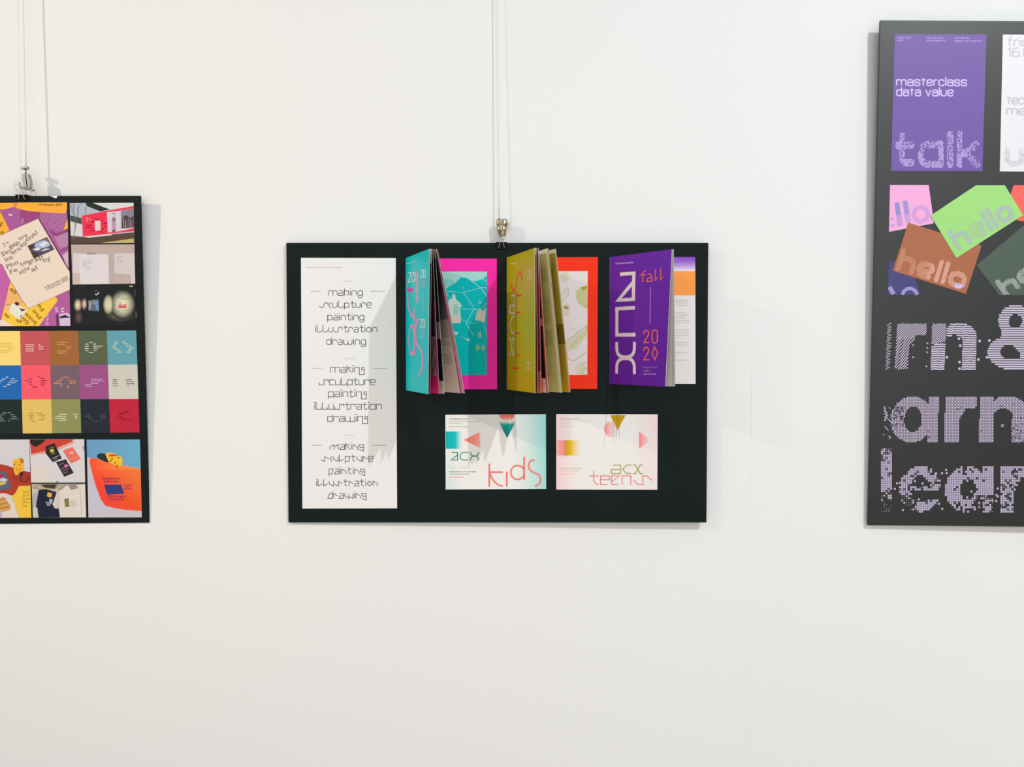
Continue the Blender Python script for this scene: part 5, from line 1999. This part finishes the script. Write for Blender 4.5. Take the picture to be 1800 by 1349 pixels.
def k_l(x, y, r_):
    if y > 700:
        return .35 if r_.random() < .55 else (0.8 if r_.random() < .12 else 0)
    if y > 560:
        return r_.choice([.4, .9, .4, 0, 0, 1])
    if y < 230:
        return r_.choice([1, .4, 1, .4])
    return 1 if r_.random() > .13 else .4


def k_e(x, y, r_):
    if y > 620 and x < 480:
        return r_.choice([.35, .35, .9, 0])
    if 480 < y < 580 or x > 640 and y < 480:
        return 1 if r_.random() > .38 else r_.choice([0, .4])
    return 1 if r_.random() > .14 else .3


def k_a(x, y, r_):
    if y > 640 and x > 1150:
        return r_.choice([1, .9, .4, 0, 0])
    if y < 380 and x < 1200 or y > 700:
        return 1 if r_.random() > .28 else 0
    return 1 if r_.random() > .035 else 0


def k_r(x, y, r_):
    if x < 1640 and y < 440:
        return 1 if r_.random() > .06 else .4
    return 1 if r_.random() > .34 else r_.choice([0, .4])


for nm, tst, x0, x1, kp in (('l', lambda x, y: rect(x, y, 60, 215, 50, 832), 72, 205, k_l),
                            ('e', lambda x, y: g_e(lean(x, y), y, 282, 165, 275, 832, 800), 290, 800, k_e),
                            ('a', lambda x, y: g_a(lean(x, y), y, 850, 165, 280, 835, 1434), 850, 1440, k_a),
                            ('r', lambda x, y: g_r(lean(x, y), y, 1518, 170, 283, 838, 1900), 1525, 1900, k_r)):
    a = Art(fR, TH)
    cells(a, A3, tst, x0, x1, 68 if nm == 'l' else 290, 834, 27.0, 23.5, PX, 1, kp, 0, hash(nm) % 1 + 41)
    if nm == 'a':
        for p in ((1110, 452), (1160, 585), (1108, 656), (852, 322), (802, 362), (858, 360), (848, 627), (1480, 548), (1465, 630), (1482, 645), (1462, 700)):
            q = A3((p[0] - 12, p[1] - 12), (p[0] + 12, p[1] - 12), (p[0] + 12, p[1] + 12), (p[0] - 12, p[1] + 12))
            a.poly(q, PX, 2)
    if nm == 'e':
        for p in ((472, 458), (565, 487), (518, 680), (765, 735), (805, 795), (325, 812), (255, 485), (228, 552), (730, 363)):
            q = A3((p[0] - 12, p[1] - 12), (p[0] + 12, p[1] - 12), (p[0] + 12, p[1] + 12), (p[0] - 12, p[1] + 12))
            a.poly(q, PX, 2)
    a.build('dotted_lettering', M_print_gloss, eR, label='lilac letter %s in scattered square dots' % nm)

# ------------------------------------------------------------------ hanging hardware
def arc(c, r, a0, a1, n, y):
    return [(c[0] + r * cos(a0 + (a1 - a0) * k / n), y, c[1] + r * sin(a0 + (a1 - a0) * k / n)) for k in range(n + 1)]


def binder_clip(pl, px, top_px, label, flop=0.0, sx=1.0):
    """black fold-back clip gripping the board's top edge; px = bottom centre of its body"""
    x, z = pl.uv(px)
    zt = pl.uv(top_px)[1]
    e = empty('binder_clip', pl.M @ Matrix.Translation((x, 0, z)), label, 'clip', 'black binder clips on the boards')
    h = zt - z
    w2 = 0.0088 * sx
    t = 0.0012
    bm = bmesh.new()
    # body: triangular spring-steel channel, its back flat on top, jaws pinching front and back of the board
    prof = [(-0.0012, 0), (-0.0042, h), (0.0092, h), (0.0062, 0), (0.0052, 0.0), (0.0078, h - t), (-0.0028, h - t), (-0.0002, 0.0)]
    a_ = [bm.verts.new((-w2, p[0], p[1])) for p in prof]
    b_ = [bm.verts.new((w2, p[0], p[1])) for p in prof]
    n = len(prof)
    for i in range(n):
        bm.faces.new((a_[i], a_[(i + 1) % n], b_[(i + 1) % n], b_[i]))
    bmesh.ops.triangle_fill(bm, edges=[e2 for e2 in bm.edges if all(v in a_ for v in e2.verts)])
    bmesh.ops.triangle_fill(bm, edges=[e2 for e2 in bm.edges if all(v in b_ for v in e2.verts)])
    bm_obj('clip_body', bm, M_clip_black, e)
    bm = bmesh.new()
    bm_tube(bm, [(-w2, -0.0014, 0.0006), (w2, -0.0014, 0.0006)], 0.0009, 8)
    bm_obj('jaw_roll', bm, M_clip_black, e, smooth=True)
    H_ = 0.024
    fx = flop
    bm = bmesh.new()
    # front handle: wire whose feet sit in the jaw roll, rising to a rounded loop
    L = [(-0.0052, -0.0026, 0.0006), (-0.0040, -0.0038, 0.005), (-0.0026, -0.0048, 0.0105), (-0.0024 + fx * .3, -0.0052, 0.0145),
         (-0.0042 + fx * .7, -0.0056, H_ - 0.006), (-0.0040 + fx, -0.0058, H_ - 0.002), (-0.0012 + fx, -0.006, H_), (0.0012 + fx, -0.006, H_),
         (0.0040 + fx, -0.0058, H_ - 0.002), (0.0042 + fx * .7, -0.0056, H_ - 0.006), (0.0024 + fx * .3, -0.0052, 0.0145), (0.0026, -0.0048, 0.0105), (0.0040, -0.0038, 0.005), (0.0052, -0.0026, 0.0006)]
    bm_tube(bm, L, 0.00055, 8)
    bm_obj('handle', bm, M_wire, e, smooth=True)
    bm = bmesh.new()
    bm_tube(bm, [(p[0] * .9, -p[1] + 0.0048, p[2]) for p in L], 0.00055, 8)
    bm_obj('handle', bm, M_wire, e, smooth=True)
    return e


def hook_clamp(loc, label):
    """tapered nickel clamp on the cord of the middle board"""
    e = empty('cable_hook', Matrix.Translation(loc), label, 'hook', 'metal hooks at the ends of the hanging cords')
    bm = bmesh.new()
    # front shell, rounded across, wide at the top, waisted at the bottom, with a notched upper rim
    Z = [0.0, 0.0022, 0.0060, 0.0095, 0.0104, 0.0112, 0.0150, 0.0190, 0.0198, 0.0206, 0.0240, 0.0262, 0.0275]
    W = [0.0052, 0.0060, 0.0068, 0.0072, 0.0075, 0.0074, 0.0080, 0.0086, 0.0089, 0.0087, 0.0090, 0.0082, 0.0062]
    B = [0.0, 0.0012, 0.0014, 0.0012, 0.0020, 0.0011, 0.0016, 0.0013, 0.0021, 0.0012, 0.0016, 0.0008, 0.0]
    nx = 12
    fr, bk_ = [], []
    for z, w_, b in zip(Z, W, B):
        ra, rb = [], []
        for i in range(nx + 1):
            u = -1 + 2 * i / nx
            zz = z - (0.0022 * exp(-((u - .1) / .25) ** 2) if z > 0.025 else 0)
            ra.append(bm.verts.new((u * w_, -0.0012 - (0.0030 + b) * sqrt(max(0, 1 - u * u * .92)) + 0.0008 * exp(-(u / .10) ** 2), zz)))
            rb.append(bm.verts.new((u * w_, 0.0022, zz)))
        fr.append(ra)
        bk_.append(rb)
    n_ = len(Z)
    for j in range(n_ - 1):
        for i in range(nx):
            bm.faces.new((fr[j][i], fr[j][i + 1], fr[j + 1][i + 1], fr[j + 1][i]))
            bm.faces.new((bk_[j][i + 1], bk_[j][i], bk_[j + 1][i], bk_[j + 1][i + 1]))
        bm.faces.new((bk_[j][0], fr[j][0], fr[j + 1][0], bk_[j + 1][0]))
        bm.faces.new((fr[j][nx], bk_[j][nx], bk_[j + 1][nx], fr[j + 1][nx]))
    for i in range(nx):
        bm.faces.new((fr[0][i + 1], fr[0][i], bk_[0][i], bk_[0][i + 1]))
        bm.faces.new((fr[-1][i], fr[-1][i + 1], bk_[-1][i + 1], bk_[-1][i]))
    bm_obj('clamp_shell', bm, M_nickel, e, smooth=True)
    bm = bmesh.new()
    bm_box(bm, -0.0036, -0.0012, -0.0060, -0.0046, 0.0030, 0.0086, 0.0004)
    bm_obj('slot_plate', bm, M_clip_black, e)
    bm = bmesh.new()
    bm_prism(bm, [(0.0048, 0.002), (0.0068, 0.012), (0.0092, 0.0200), (0.0116, 0.0222), (0.0124, 0.0210), (0.0108, 0.0135), (0.0070, 0.001)], -0.0030, 0.0006)
    bmesh.ops.bevel(bm, geom=bm.edges[:], offset=0.0004, segments=1, affect='EDGES')
    bm_obj('side_lever', bm, M_nickel, e)
    bm = bmesh.new()
    bm_tube(bm, [(-0.0046, -0.0015, 0.0008), (-0.0044, -0.0022, -0.0030), (-0.0024, -0.0028, -0.0046), (0.0022, -0.0028, -0.0046), (0.0044, -0.0022, -0.0030), (0.0046, -0.0015, 0.0008)], 0.0009, 8)
    bm_obj('hook_wire', bm, M_wire, e, smooth=True)
    return e


def hook_screw(loc, label, tilt=0.0):
    """steel slider hook with a thumb screw on its top"""
    M = Matrix.Translation(loc) @ Matrix.Rotation(radians(tilt), 4, 'Y')
    e = empty('cable_hook', M, label, 'hook', 'metal hooks at the ends of the hanging cords')
    bm = bmesh.new()
    bm_prism(bm, [(-0.0052, 0.002), (0.0058, 0.0), (0.0066, 0.010), (0.0058, 0.0235), (-0.0050, 0.0250), (-0.0062, 0.012)], -0.0050, 0.0040)
    bmesh.ops.bevel(bm, geom=bm.edges[:], offset=0.0012, segments=2, affect='EDGES')
    bm_obj('slider_body', bm, M_steel, e)
    bm = bmesh.new()
    bm_box(bm, 0.0004, 0.0016, -0.0056, -0.0046, 0.002, 0.0235, 0.0003)
    bm_obj('groove', bm, M_clip_black, e)
    bm = bmesh.new()
    bm_tube(bm, [(-0.0006, 0, 0.0240), (-0.0004, 0, 0.0325)], 0.0015, 12)
    bm_obj('screw_stem', bm, M_steel, e, smooth=True)
    bm = bmesh.new()
    bm_tube(bm, [(-0.0004, 0, 0.0315), (-0.0004, 0, 0.0322), (-0.0004, 0, 0.0348), (-0.0004, 0, 0.0356)], [0.0040, 0.0062, 0.0062, 0.0050], 18)
    bm_obj('thumb_screw', bm, M_steel, e)
    bm = bmesh.new()
    bm_tube(bm, [(0.0105, -0.001, -0.0030), (0.005, -0.0026, -0.0012), (-0.002, -0.0036, 0.0002), (-0.0078, -0.0042, 0.0022), (-0.0106, -0.0044, 0.0062), (-0.0098, -0.0042, 0.0108)], [0.0014, 0.0016, 0.0017, 0.0016, 0.0015, 0.0012], 10)
    bm_obj('hook', bm, M_steel, e, smooth=True)
    return e


def cord(top, bot, label):
    L = Vector(top) - Vector(bot)
    e_pts = [Vector((0, 0, 0)) + L * (k / 24) for k in range(25)]
    bm = bmesh.new()
    bm_tube(bm, e_pts, 0.0010, 8)
    o = bm_obj('hanging_cord', bm, M_cord, None, True, label=label, cat='cord', group='white hanging cords')
    o.location = bot
    return o


def hang(px_top, px_hook, dist, kind, labels, tilt=0.0):
    p = wallp(px_hook, dist)
    (hook_clamp if kind == 0 else hook_screw)(p, labels[0], *([] if kind == 0 else [tilt]))
    return p


# middle
binder_clip(PC, (881.5, 438.5), (882, 426.4), 'black binder clip on the landscape board, wire loop up in the nickel clamp')
hp = hang(None, (882, 415.5), 0.0150, 0, ['tapered nickel clamp above the landscape board'])
c0, c1 = wallp((877.2, 389), 0.0125), wallp((872.8, 0), 0.0095)
d = c1 - c0
cord(c0 + d * ((3.215 - c0.z) / d.z) * 1.0, c0, 'thin white cord running up from the nickel clamp')
# left
binder_clip(PL, (39.5, 352.5), (39.5, 342.8), 'black binder clip on the portrait board with a leaning wire loop', flop=-0.0055, sx=1.05)
hp = hang(None, (49.5, 333.0), 0.0235, 1, ['steel hook with round thumb screw above the portrait board'], -6.0)
c0, c1 = wallp((46.0, 305), 0.0205), wallp((40.5, 0), 0.0180)
d = c1 - c0
cord(c0 + d * ((3.215 - c0.z) / d.z), c0, 'thin white cord running up from the thumb screw hook')
# right, beyond the edge of the photograph
binder_clip(PR, (1850, 48.5), (1850, 36.2), 'black binder clip on the top edge of the tall board')
hp = hang(None, (1851, 25.0), 0.0250, 0, ['tapered nickel clamp above the tall board'])
c0 = wallp((1846, -3), 0.0225)
cord(Vector((c0.x, -0.014, 3.215)), c0, 'thin white cord running up from the clamp of the tall board')

# solid grey blob standing in for a pin shadow by the portrait board's corner
bm = bmesh.new()
bmesh.ops.create_icosphere(bm, subdivisions=2, radius=0.0026)
for v in bm.verts:
    v.co.y *= 1.3
    v.co.x *= 1.2
o = bm_obj('grey_corner_blob', bm, M_grey_blob, None, True, label='small grey blob standing in for a pin shadow at the top right corner of the portrait board', cat='grey blob')
o.location = wallp((249.0, 357.5), 0.0135)
# torn nick in the portrait board's laminate
a = Art(fL, 0.0002)
a.poly([(88.5, 344.6), (91, 346.2), (94, 347.0), (96.5, 348.4), (99.0, 348.6), (100.8, 346.0), (101, 344.4)], 'f1efec', 1)
a.build('chipped_edge', M_print, eL, label='white chip in the top edge')
